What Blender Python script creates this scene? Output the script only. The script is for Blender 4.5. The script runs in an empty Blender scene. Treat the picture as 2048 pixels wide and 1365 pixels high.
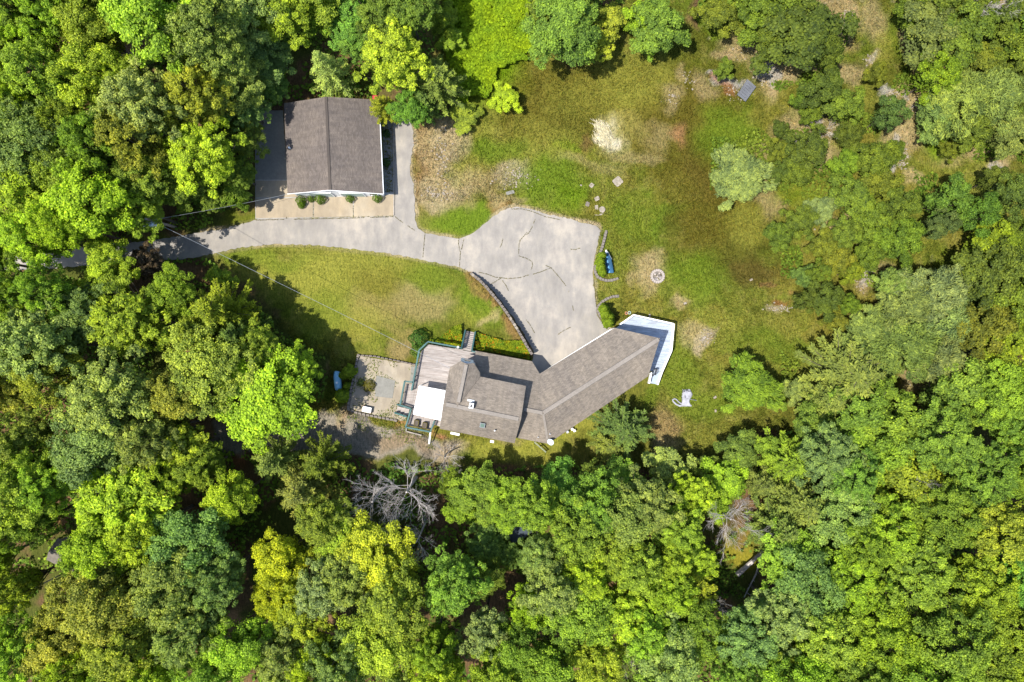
import bpy, math, random
import numpy as np
from mathutils import Vector, Matrix

# ------------------------------------------------------------------ camera, world, sun
SC = bpy.context.scene
CAM_H = 85.0
PXM = 16.0                     # photo pixels per metre on the ground
cam_d = bpy.data.cameras.new('camera')
cam_d.lens = 36.0 * CAM_H / 128.0
cam_d.sensor_width = 36.0
cam_d.clip_start = 1.0
cam_d.clip_end = 3000.0
cam = bpy.data.objects.new('camera', cam_d)
SC.collection.objects.link(cam)
cam.location = (0, 0, CAM_H)
cam.rotation_euler = (0, 0, 0)
SC.camera = cam

SUN_EL = 64.0
SHADOW_AZ = 25.0               # shadows fall towards +x, turned this many degrees towards +y
world = bpy.data.worlds.new('World')
SC.world = world
world.use_nodes = True
wn = world.node_tree.nodes
sky = wn.new('ShaderNodeTexSky')
sky.sky_type = 'NISHITA'
sky.sun_disc = False
sky.sun_elevation = math.radians(SUN_EL)
sun_dir = Vector((-math.cos(math.radians(SHADOW_AZ)) * math.cos(math.radians(SUN_EL)),
                  -math.sin(math.radians(SHADOW_AZ)) * math.cos(math.radians(SUN_EL)),
                  math.sin(math.radians(SUN_EL))))
sky.sun_rotation = math.atan2(sun_dir.x, sun_dir.y)
wn['Background'].inputs['Strength'].default_value = 0.15
world.node_tree.links.new(sky.outputs['Color'], wn['Background'].inputs['Color'])
sun_l = bpy.data.lights.new('sun', 'SUN')
sun_l.energy = 4.9
sun_l.angle = math.radians(0.5)
sun_l.color = (1.0, 0.95, 0.86)
sun = bpy.data.objects.new('sun', sun_l)
SC.collection.objects.link(sun)
sun.rotation_euler = sun_dir.to_track_quat('Z', 'Y').to_euler()
sun.location = sun_dir * 200
SC.view_settings.view_transform = 'Standard'
SC.view_settings.look = 'None'
SC.view_settings.exposure = 0.90
SC.view_settings.gamma = 1.0
SC.view_settings.use_curve_mapping = False

COL = SC.collection
random.seed(7)
RNG = np.random.default_rng(11)

# ------------------------------------------------------------------ helpers
def P(px, py, z=0.0):
    """place of a thing seen at photo pixel (px, py) when it stands z metres up"""
    k = (CAM_H - z) / CAM_H / PXM
    return Vector(((px - 1024.0) * k, (682.5 - py) * k, z))

def lin(c):
    return tuple(((v / 255.0) / 12.92 if v / 255.0 <= 0.04045 else ((v / 255.0 + 0.055) / 1.055) ** 2.4) for v in c)

GAIN = 2.62
def alb(*c):
    """base colour whose sunlit look is this sRGB colour"""
    l = lin(c)
    return (l[0] / GAIN, l[1] / GAIN, l[2] / GAIN * 1.02, 1.0)

def fade(t):
    return t * t * (3 - 2 * t)

def vnoise(x, y, cell, seed):
    """smooth value noise 0..1 on numpy arrays"""
    r = np.random.default_rng(seed)
    tab = r.random((256, 256))
    u = np.asarray(x) / cell + 1000.37
    v = np.asarray(y) / cell + 1000.71
    iu = np.floor(u).astype(int); iv = np.floor(v).astype(int)
    fu = fade(u - iu); fv = fade(v - iv)
    a = tab[iu % 256, iv % 256]; b = tab[(iu + 1) % 256, iv % 256]
    c = tab[iu % 256, (iv + 1) % 256]; d = tab[(iu + 1) % 256, (iv + 1) % 256]
    return (a * (1 - fu) + b * fu) * (1 - fv) + (c * (1 - fu) + d * fu) * fv

def fbm(x, y, cell, seed, oct=4):
    s = 0; w = 1; t = 0
    for i in range(oct):
        s = s + w * vnoise(x, y, cell / 2 ** i, seed + i * 13); t += w; w *= 0.55
    return s / t

def in_poly(x, y, poly):
    res = np.zeros(np.shape(x), bool)
    n = len(poly)
    for i in range(n):
        x0, y0 = poly[i][0], poly[i][1]; x1, y1 = poly[(i + 1) % n][0], poly[(i + 1) % n][1]
        if y0 == y1: continue
        c = ((y0 > y) != (y1 > y)) & (x < (x1 - x0) * (y - y0) / (y1 - y0) + x0)
        res ^= c
    return res

def dist_line(x, y, pts, closed=False):
    d = np.full(np.shape(x), 1e9)
    n = len(pts)
    for i in range(n if closed else n - 1):
        x0, y0 = pts[i][0], pts[i][1]; x1, y1 = pts[(i + 1) % n][0], pts[(i + 1) % n][1]
        dx, dy = x1 - x0, y1 - y0
        L = dx * dx + dy * dy + 1e-12
        t = np.clip(((x - x0) * dx + (y - y0) * dy) / L, 0, 1)
        d = np.minimum(d, np.hypot(x - x0 - t * dx, y - y0 - t * dy))
    return d

def W2(pts):
    return [(P(a, b).x, P(a, b).y) for a, b in pts]

def tag(o, label=None, cat=None, group=None, kind=None):
    if label: o['label'] = label
    if cat: o['category'] = cat
    if group: o['group'] = group
    if kind: o['kind'] = kind
    return o

def thing(name, label, cat, loc=(0, 0, 0), rz=0.0, group=None):
    o = bpy.data.objects.new(name, None)
    o.empty_display_size = 0.3
    COL.objects.link(o)
    o.location = loc; o.rotation_euler = (0, 0, rz)
    return tag(o, label, cat, group)

def npmesh(name, V, F, mat=None, attrs=None, colors=None, smooth=False):
    """mesh from arrays: F (n,3) or (n,4) indices"""
    V = np.asarray(V, dtype=np.float32); F = np.asarray(F, dtype=np.int32)
    me = bpy.data.meshes.new(name)
    me.vertices.add(len(V)); me.vertices.foreach_set('co', V.ravel())
    k = F.shape[1]
    me.loops.add(F.size); me.loops.foreach_set('vertex_index', F.ravel())
    me.polygons.add(len(F))
    me.polygons.foreach_set('loop_start', np.arange(0, F.size, k, dtype=np.int32))
    me.polygons.foreach_set('loop_total', np.full(len(F), k, dtype=np.int32))
    if smooth: me.polygons.foreach_set('use_smooth', np.ones(len(F), bool))
    if colors is not None:
        a = me.color_attributes.new('tint', 'FLOAT_COLOR', 'POINT')
        c = np.ones((len(V), 4), dtype=np.float32); c[:, :3] = colors
        a.data.foreach_set('color', c.ravel())
    if attrs:
        for n_, v in attrs.items():
            a = me.attributes.new(n_, 'FLOAT', 'POINT')
            a.data.foreach_set('value', np.asarray(v, dtype=np.float32))
    me.update(calc_edges=True)
    if mat: me.materials.append(mat)
    return me

def link(name, me, parent=None, loc=None, rz=None):
    o = bpy.data.objects.new(name, me)
    COL.objects.link(o)
    if parent is not None: o.parent = parent
    if loc is not None: o.location = loc
    if rz is not None: o.rotation_euler = (0, 0, rz)
    return o

class MB:
    """collects simple shapes into one mesh, in the coordinates of origin"""
    def __init__(s, origin=(0, 0, 0)):
        s.v = []; s.f = []; s.uv = None; s.o = Vector(origin)
    def add(s, vs, fs):
        b = len(s.v)
        s.v += [tuple(Vector(v) - s.o) for v in vs]
        s.f += [tuple(i + b for i in f) for f in fs]
        return s
    def prism(s, pts, z0, z1):
        """vertical prism; z0/z1 numbers or lists; pts (x,y)"""
        n = len(pts)
        zb = z0 if isinstance(z0, (list, tuple)) else [z0] * n
        zt = z1 if isinstance(z1, (list, tuple)) else [z1] * n
        A = sum(pts[i][0] * pts[(i + 1) % n][1] - pts[(i + 1) % n][0] * pts[i][1] for i in range(n))
        idx = list(range(n))
        vs = [(p[0], p[1], zb[i]) for i, p in enumerate(pts)] + [(p[0], p[1], zt[i]) for i, p in enumerate(pts)]
        fs = [tuple(idx[::-1]), tuple(i + n for i in idx)] + [(i, (i + 1) % n, (i + 1) % n + n, i + n) for i in range(n)]
        if A < 0: fs = [f[::-1] for f in fs]
        return s.add(vs, fs)
    def box(s, c, size, rz=0.0):
        x, y, z = size[0] / 2, size[1] / 2, size[2] / 2
        ca, sa = math.cos(rz), math.sin(rz)
        vs = []
        for dz in (-z, z):
            for dx, dy in ((-x, -y), (x, -y), (x, y), (-x, y)):
                vs.append((c[0] + dx * ca - dy * sa, c[1] + dx * sa + dy * ca, c[2] + dz))
        return s.add(vs, [(3, 2, 1, 0), (4, 5, 6, 7), (0, 1, 5, 4), (1, 2, 6, 5), (2, 3, 7, 6), (3, 0, 4, 7)])
    def beam(s, a, b, w, h=None):
        """box beam from a to b, width w (level), height h"""
        a = Vector(a); b = Vector(b); h = h or w
        d = (b - a)
        if d.length < 1e-5: return s
        d.normalize()
        side = d.cross(Vector((0, 0, 1)))
        if side.length < 1e-3: side = Vector((1, 0, 0))
        side.normalize(); up = side.cross(d).normalized()
        vs = []
        for p in (a, b):
            for i, j in ((-1, -1), (1, -1), (1, 1), (-1, 1)):
                vs.append(p + side * (w / 2 * i) + up * (h / 2 * j))
        return s.add(vs, [(0, 1, 2, 3), (7, 6, 5, 4), (0, 4, 5, 1), (1, 5, 6, 2), (2, 6, 7, 3), (3, 7, 4, 0)])
    def tube(s, pts, rad, n=6, cap=True):
        rs = rad if isinstance(rad, (list, tuple)) else [rad] * len(pts)
        vs = []; fs = []
        pts = [Vector(p) for p in pts]
        for i, p in enumerate(pts):
            d = (pts[min(i + 1, len(pts) - 1)] - pts[max(i - 1, 0)]).normalized()
            ref = Vector((0, 0, 1)) if abs(d.z) < 0.9 else Vector((1, 0, 0))
            u = d.cross(ref).normalized(); w = d.cross(u).normalized()
            for k in range(n):
                a = 2 * math.pi * k / n
                vs.append(p + (u * math.cos(a) + w * math.sin(a)) * rs[i])
        for i in range(len(pts) - 1):
            for k in range(n):
                fs.append((i * n + k, i * n + (k + 1) % n, (i + 1) * n + (k + 1) % n, (i + 1) * n + k))
        if cap:
            fs.append(tuple(range(n))[::-1]); fs.append(tuple((len(pts) - 1) * n + k for k in range(n)))
        return s.add(vs, fs)
    def build(s, name, mat, parent=None, kind=None, smooth=False, uvdir=None, label=None):
        me = bpy.data.meshes.new(name)
        me.from_pydata([tuple(v) for v in s.v], [], s.f)
        me.update()
        if mat: me.materials.append(mat)
        if smooth: me.polygons.foreach_set('use_smooth', np.ones(len(me.polygons), bool))
        if uvdir is not None:
            uv = me.uv_layers.new(name='UVMap')
            e = Vector((uvdir[0], uvdir[1], 0)).normalized(); q = Vector((-e.y, e.x, 0))
            for lp in me.loops:
                c = me.vertices[lp.vertex_index].co
                uv.data[lp.index].uv = (c.dot(e), c.dot(q) * 1.08)
        o = link(name, me, parent)
        if parent is None or s.o.length > 0: o.location = s.o if parent is None else (0, 0, 0)
        if kind: o['kind'] = kind
        if label: o['label'] = label
        return o

# ------------------------------------------------------------------ materials
def mat(name):
    m = bpy.data.materials.new(name); m.use_nodes = True
    nt = m.node_tree
    b = nt.nodes['Principled BSDF']
    return m, nt, b

def N(nt, t, **kw):
    n = nt.nodes.new(t)
    for k, v in kw.items(): setattr(n, k, v)
    return n

def noise_node(nt, scale, detail=4, coord='Object', rough=0.6, stretch=None, rz=0.0):
    tc = N(nt, 'ShaderNodeTexCoord')
    src = tc.outputs[coord]
    if stretch or rz:
        mp = N(nt, 'ShaderNodeMapping')
        mp.inputs['Scale'].default_value = stretch or (1, 1, 1)
        mp.inputs['Rotation'].default_value = (0, 0, rz)
        nt.links.new(src, mp.inputs['Vector']); src = mp.outputs['Vector']
    n = N(nt, 'ShaderNodeTexNoise')
    n.inputs['Scale'].default_value = scale; n.inputs['Detail'].default_value = detail
    n.inputs['Roughness'].default_value = rough
    nt.links.new(src, n.inputs['Vector'])
    return n

def ramp(nt, src, stops):
    r = N(nt, 'ShaderNodeValToRGB')
    el = r.color_ramp.elements
    while len(el) > 1: el.remove(el[-1])
    el[0].position = stops[0][0]; el[0].color = stops[0][1]
    for p, c in stops[1:]:
        e = el.new(p); e.color = c
    nt.links.new(src, r.inputs['Fac'])
    return r

def mixc(nt, a, b, fac, blend='MIX'):
    m = N(nt, 'ShaderNodeMix', data_type='RGBA', blend_type=blend)
    for sock, v in ((m.inputs[6], a), (m.inputs[7], b), (m.inputs[0], fac)):
        if hasattr(v, 'is_linked') or hasattr(v, 'links'): nt.links.new(v, sock)
        else: sock.default_value = v
    return m.outputs[2]

def bump(nt, b, src, strength=0.3, dist=0.05):
    bp = N(nt, 'ShaderNodeBump')
    bp.inputs['Strength'].default_value = strength; bp.inputs['Distance'].default_value = dist
    nt.links.new(src, bp.inputs['Height']); nt.links.new(bp.outputs['Normal'], b.inputs['Normal'])

def plain(name, col, rough=0.7, var=0.15, scale=6.0, metal=0.0, spec=0.3, stretch=None, rz=0.0, bmp=0.0, big=True):
    m, nt, b = mat(name)
    n = noise_node(nt, scale, 5, stretch=stretch, rz=rz)
    lo = tuple(c * (1 - var) for c in col[:3]) + (1,); hi = tuple(min(1, c * (1 + var)) for c in col[:3]) + (1,)
    r = ramp(nt, n.outputs['Fac'], [(0.3, lo), (0.7, hi)])
    out = r.outputs['Color']
    if big:
        n2 = noise_node(nt, scale * 0.13, 3)
        r2 = ramp(nt, n2.outputs['Fac'], [(0.35, (1 - var * .7,) * 3 + (1,)), (0.65, (1 + var * .5,) * 3 + (1,))])
        out = mixc(nt, out, r2.outputs['Color'], 1.0, 'MULTIPLY')
    nt.links.new(out, b.inputs['Base Color'])
    b.inputs['Roughness'].default_value = rough; b.inputs['Metallic'].default_value = metal
    b.inputs['Specular IOR Level'].default_value = spec
    if bmp: bump(nt, b, n.outputs['Fac'], bmp, 0.03)
    return m

M = {}
# shingles: courses run along u, up the slope along v
def shingle(name, col):
    m, nt, b = mat(name)
    tc = N(nt, 'ShaderNodeTexCoord')
    br = N(nt, 'ShaderNodeTexBrick')
    br.offset = 0.37
    br.inputs['Scale'].default_value = 1.0
    br.inputs['Brick Width'].default_value = 0.34; br.inputs['Row Height'].default_value = 0.15
    br.inputs['Mortar Size'].default_value = 0.006
    br.inputs['Color1'].default_value = tuple(c * 0.84 for c in col[:3]) + (1,)
    br.inputs['Color2'].default_value = tuple(c * 1.18 for c in col[:3]) + (1,)
    br.inputs['Mortar'].default_value = tuple(c * 0.6 for c in col[:3]) + (1,)
    nt.links.new(tc.outputs['UV'], br.inputs['Vector'])
    mp = N(nt, 'ShaderNodeMapping'); mp.inputs['Scale'].default_value = (2.2, 0.35, 1)
    nt.links.new(tc.outputs['UV'], mp.inputs['Vector'])
    st = N(nt, 'ShaderNodeTexNoise'); st.inputs['Scale'].default_value = 0.9; st.inputs['Detail'].default_value = 6
    nt.links.new(mp.outputs['Vector'], st.inputs['Vector'])
    r = ramp(nt, st.outputs['Fac'], [(0.3, (0.84, 0.84, 0.85, 1)), (0.7, (1.12, 1.10, 1.07, 1))])
    c = mixc(nt, br.outputs['Color'], r.outputs['Color'], 1.0, 'MULTIPLY')
    g = noise_node(nt, 10, 4, rough=.8)
    r3 = ramp(nt, g.outputs['Fac'], [(0.3, (0.82, 0.82, 0.82, 1)), (0.7, (1.18, 1.18, 1.17, 1))])
    c = mixc(nt, c, r3.outputs['Color'], 1.0, 'MULTIPLY')
    big = noise_node(nt, 0.25, 3)
    r4 = ramp(nt, big.outputs['Fac'], [(0.35, (0.86, 0.86, 0.88, 1)), (0.65, (1.1, 1.08, 1.05, 1))])
    c = mixc(nt, c, r4.outputs['Color'], 1.0, 'MULTIPLY')
    nt.links.new(c, b.inputs['Base Color'])
    b.inputs['Roughness'].default_value = 0.95; b.inputs['Specular IOR Level'].default_value = 0.15
    bump(nt, b, br.outputs['Fac'], 0.5, -0.012)
    return m
M['shingle'] = shingle('shingle', alb(178, 167, 153))
M['shingle_garage'] = shingle('shingle_garage', alb(150, 140, 132))
M['cap'] = plain('ridge_shingle', alb(184, 174, 162), 0.95, 0.12, 5)
M['siding'] = plain('white_siding', (0.66, 0.68, 0.70, 1), 0.6, 0.06, 3)
M['white'] = plain('white_paint', (0.78, 0.78, 0.77, 1), 0.5, 0.05, 2)
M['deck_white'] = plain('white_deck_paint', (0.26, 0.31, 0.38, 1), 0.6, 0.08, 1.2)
M['canopy'] = plain('white_canvas', (0.80, 0.80, 0.80, 1), 0.8, 0.02, 1)
M['teal'] = plain('teal_paint', alb(84, 134, 132), 0.6, 0.2, 6)
M['glass'], nt_, b_ = mat('window_glass')
b_.inputs['Base Color'].default_value = (0.03, 0.05, 0.06, 1); b_.inputs['Roughness'].default_value = 0.06
M['trimdark'] = plain('dark_trim', (0.05, 0.05, 0.055, 1), 0.6, 0.2, 4)
M['metal'] = plain('grey_metal', (0.35, 0.37, 0.40, 1), 0.4, 0.1, 4, metal=0.5)
M['foundation'] = plain('foundation_concrete', (0.28, 0.27, 0.25, 1), 0.9, 0.15, 4)

# weathered boards, colour varies board by board through a face-random attribute
def boards(name, col, var=0.35):
    m, nt, b = mat(name)
    at = N(nt, 'ShaderNodeAttribute', attribute_name='tone')
    r = ramp(nt, at.outputs['Fac'], [(0.0, tuple(c * (1 - var) for c in col[:3]) + (1,)), (1.0, tuple(c * (1 + var * .6) for c in col[:3]) + (1,))])
    n = noise_node(nt, 1.0, 6, stretch=(0.8, 6, 1), rz=math.radians(10))
    r2 = ramp(nt, n.outputs['Fac'], [(0.3, (0.72, 0.66, 0.62, 1)), (0.62, (1.15, 1.14, 1.12, 1))])
    nt.links.new(mixc(nt, r.outputs['Color'], r2.outputs['Color'], 1.0, 'MULTIPLY'), b.inputs['Base Color'])
    b.inputs['Roughness'].default_value = 0.85
    return m
M['boards'] = boards('weathered_boards', alb(216, 207, 200), 0.2)

def leaf(name, trans=0.32, gloss=0.02, useobj=True):
    m = bpy.data.materials.new(name); m.use_nodes = True
    nt = m.node_tree; nt.nodes.clear()
    out = N(nt, 'ShaderNodeOutputMaterial')
    if useobj:
        oi = N(nt, 'ShaderNodeObjectInfo'); base = oi.outputs['Color']
    else:
        oi = N(nt, 'ShaderNodeAttribute', attribute_name='tint'); base = oi.outputs['Color']
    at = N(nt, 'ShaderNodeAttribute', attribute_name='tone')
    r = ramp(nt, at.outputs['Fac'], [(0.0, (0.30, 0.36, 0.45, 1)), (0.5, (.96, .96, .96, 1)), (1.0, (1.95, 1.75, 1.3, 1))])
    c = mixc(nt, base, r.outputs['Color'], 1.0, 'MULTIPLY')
    d = N(nt, 'ShaderNodeBsdfDiffuse'); nt.links.new(c, d.inputs['Color'])
    t = N(nt, 'ShaderNodeBsdfTranslucent')
    tc = mixc(nt, c, (1.25, 1.35, 0.55, 1), 1.0, 'MULTIPLY'); nt.links.new(tc, t.inputs['Color'])
    mx = N(nt, 'ShaderNodeMixShader'); mx.inputs[0].default_value = trans
    nt.links.new(d.outputs[0], mx.inputs[1]); nt.links.new(t.outputs[0], mx.inputs[2])
    g = N(nt, 'ShaderNodeBsdfGlossy'); g.inputs['Roughness'].default_value = 0.7; g.inputs['Color'].default_value = (0.6, 0.65, 0.6, 1)
    m2 = N(nt, 'ShaderNodeMixShader'); m2.inputs[0].default_value = gloss
    nt.links.new(mx.outputs[0], m2.inputs[1]); nt.links.new(g.outputs[0], m2.inputs[2])
    nt.links.new(m2.outputs[0], out.inputs['Surface'])
    return m
M['leaf'] = leaf('leaves', 0.40, 0.015)
M['needle'] = leaf('needles', 0.25, 0.015)
M['weed'] = leaf('ground_plants', 0.3, 0.0, useobj=False)
M['bark'] = plain('bark', (0.085, 0.07, 0.055, 1), 0.95, 0.35, 5, stretch=(1, 1, 0.3))
M['deadwood'] = plain('dead_wood', (0.33, 0.30, 0.28, 1), 0.95, 0.3, 6)
M['greywood'] = plain('grey_wood', (0.26, 0.235, 0.21, 1), 0.9, 0.25, 6)

# ground: painted regional colour plus fine grain
def ground_mat():
    m, nt, b = mat('ground_cover')
    at = N(nt, 'ShaderNodeAttribute', attribute_name='tint')
    n1 = noise_node(nt, 4.5, 6, rough=0.85)
    r1 = ramp(nt, n1.outputs['Fac'], [(0.28, (0.38, 0.43, 0.38, 1)), (0.5, (1, 1, 1, 1)), (0.72, (1.62, 1.55, 1.45, 1))])
    n2 = noise_node(nt, 2.2, 5, rough=0.7, stretch=(2.6, 0.55, 1), rz=math.radians(35))
    r2 = ramp(nt, n2.outputs['Fac'], [(0.32, (0.62, 0.68, 0.62, 1)), (0.68, (1.4, 1.33, 1.25, 1))])
    c = mixc(nt, at.outputs['Color'], r1.outputs['Color'], 1.0, 'MULTIPLY')
    c = mixc(nt, c, r2.outputs['Color'], 1.0, 'MULTIPLY')
    nt.links.new(c, b.inputs['Base Color'])
    b.inputs['Roughness'].default_value = 1.0; b.inputs['Specular IOR Level'].default_value = 0.05
    bump(nt, b, n1.outputs['Fac'], 0.8, 0.12)
    return m
M['ground'] = ground_mat()

def asphalt(name, col, warm, streak=0.0):
    m, nt, b = mat(name)
    n1 = noise_node(nt, 0.22, 6, rough=0.62)
    r1 = ramp(nt, n1.outputs['Fac'], [(0.30, tuple(c * 0.84 for c in col[:3]) + (1,)), (0.50, col), (0.62, warm)])
    n2 = noise_node(nt, 1.1, 6, stretch=(1, 0.4, 1), rz=math.radians(-50))
    r2 = ramp(nt, n2.outputs['Fac'], [(0.3, (0.84, 0.84, 0.86, 1)), (0.52, (1.0, 1, 1, 1)), (0.68, (1.14, 1.12, 1.08, 1))])
    n3 = noise_node(nt, 22, 3)
    r3 = ramp(nt, n3.outputs['Fac'], [(0.3, (0.9, 0.9, 0.9, 1)), (0.7, (1.1, 1.1, 1.1, 1))])
    c = mixc(nt, r1.outputs['Color'], r2.outputs['Color'], 1.0, 'MULTIPLY')
    c = mixc(nt, c, r3.outputs['Color'], 1.0, 'MULTIPLY')
    nt.links.new(c, b.inputs['Base Color'])
    b.inputs['Roughness'].default_value = 0.95; b.inputs['Specular IOR Level'].default_value = 0.15
    bump(nt, b, n3.outputs['Fac'], 0.25, 0.01)
    return m
M['asphalt'] = asphalt('worn_asphalt', alb(200, 193, 182), alb(222, 212, 196))
M['concrete'] = asphalt('warm_concrete', alb(214, 196, 166), alb(224, 208, 180))
M['gravel'] = asphalt('gravelly_concrete', alb(208, 194, 170), alb(224, 212, 190))
M['slab'] = plain('grey_slab', alb(178, 176, 166), 0.9, 0.12, 4)
M['stone'] = plain('field_stone', alb(170, 158, 146), 0.9, 0.3, 3)
M['stone_pale'] = plain('pale_stone', alb(205, 192, 172), 0.9, 0.22, 4)
M['pit_stone'] = plain('pit_stone', alb(226, 212, 198), 0.9, 0.12, 4)
M['block'] = plain('concrete_block', alb(172, 162, 150), 0.9, 0.2, 5)
# ------------------------------------------------------------------ ground
DRIVE = [(-70,512),(0,508),(60,505),(130,500),(200,490),(300,482),(400,465),(450,458),(500,444),(512,438),(789,433),(790,222),(803,226),(820,242),
 (826,262),(827,290),(822,320),(820,345),(827,368),(829,400),(830,440),(836,458),(850,466),(885,473),(918,477),(940,471),(960,456),(985,434),(1005,421),
 (1030,414),(1065,419),(1090,428),(1130,436),(1170,447),(1193,452),(1201,461),(1197,480),(1191,510),(1186,535),(1187,570),(1191,600),
 (1195,630),(1206,652),(1224,650),(1200,690),(1096,760),(1060,745),(1068,705),(1060,690),(1040,655),(1010,615),(985,580),(960,558),(942,545),(915,534),
 (880,527),(830,517),(780,508),(700,498),(620,490),(540,489),(480,496),(430,507),(380,517),(300,525),(200,530),(100,537),(0,543),(-70,546)]
def rough_poly(pts, step=0.35, amp=0.09, seed=3):
    q = W2(pts); out = []
    r = random.Random(seed)
    for i in range(len(q)):
        a, b = Vector(q[i]), Vector(q[(i + 1) % len(q)])
        n = max(1, int((b - a).length / step))
        for k in range(n):
            p = a.lerp(b, k / n)
            out.append((p.x + r.uniform(-amp, amp), p.y + r.uniform(-amp, amp)))
    return out
PAD = [(511,438),(511,222),(566,222),(576,380),(770,385),(789,385),(789,432)]
GREEN_STRIP = [(764,205),(789,205),(789,386),(768,386)]
PATIO = [(718,712),(838,732),(830,760),(812,842),(790,840),(697,818)]
TRACK = [(440,842),(520,842),(600,836),(668,832),(700,838),(760,852),(812,868),(850,885),(885,905),(880,925),(820,925),(740,915),(660,908),(560,905),(440,900)]
WALL = [(944,549),(958,560),(972,574),(985,590),(1000,608),(1016,630),(1030,652),(1042,672),(1052,690),(1062,706)]

SCRUB = [(1400,-80),(2200,-80),(2200,620),(2000,600),(1960,560),(1950,700),(1900,800),(1850,860),(1500,860),(1420,700),(1440,300)]
# the open ground: everything inside this outline is lawn, the rest is wood floor
CLEAR = [(440,455),(512,440),(512,300),(560,215),(790,215),(850,240),(900,230),(930,180),(870,110),(880,0),(880,-60),(1075,-60),(1070,60),(1120,120),(1200,130),
 (1240,60),(1260,-60),(1380,-60),(1400,40),(1480,80),(1540,130),(1620,150),(1700,110),(1720,-60),(1800,-60),(1800,60),(1830,180),(1870,230),(1950,300),(2120,300),
 (2120,430),(2000,470),(1950,520),(1770,560),(1720,700),(1850,740),(1860,830),(1800,840),(1600,850),(1520,880),(1430,950),(1330,950),(1200,930),(1080,930),(950,935),(860,930),
 (740,920),(640,900),(560,880),(520,850),(650,800),(660,720),(560,660),(500,570),(420,520),(340,500),(250,498),(250,470)]

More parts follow.
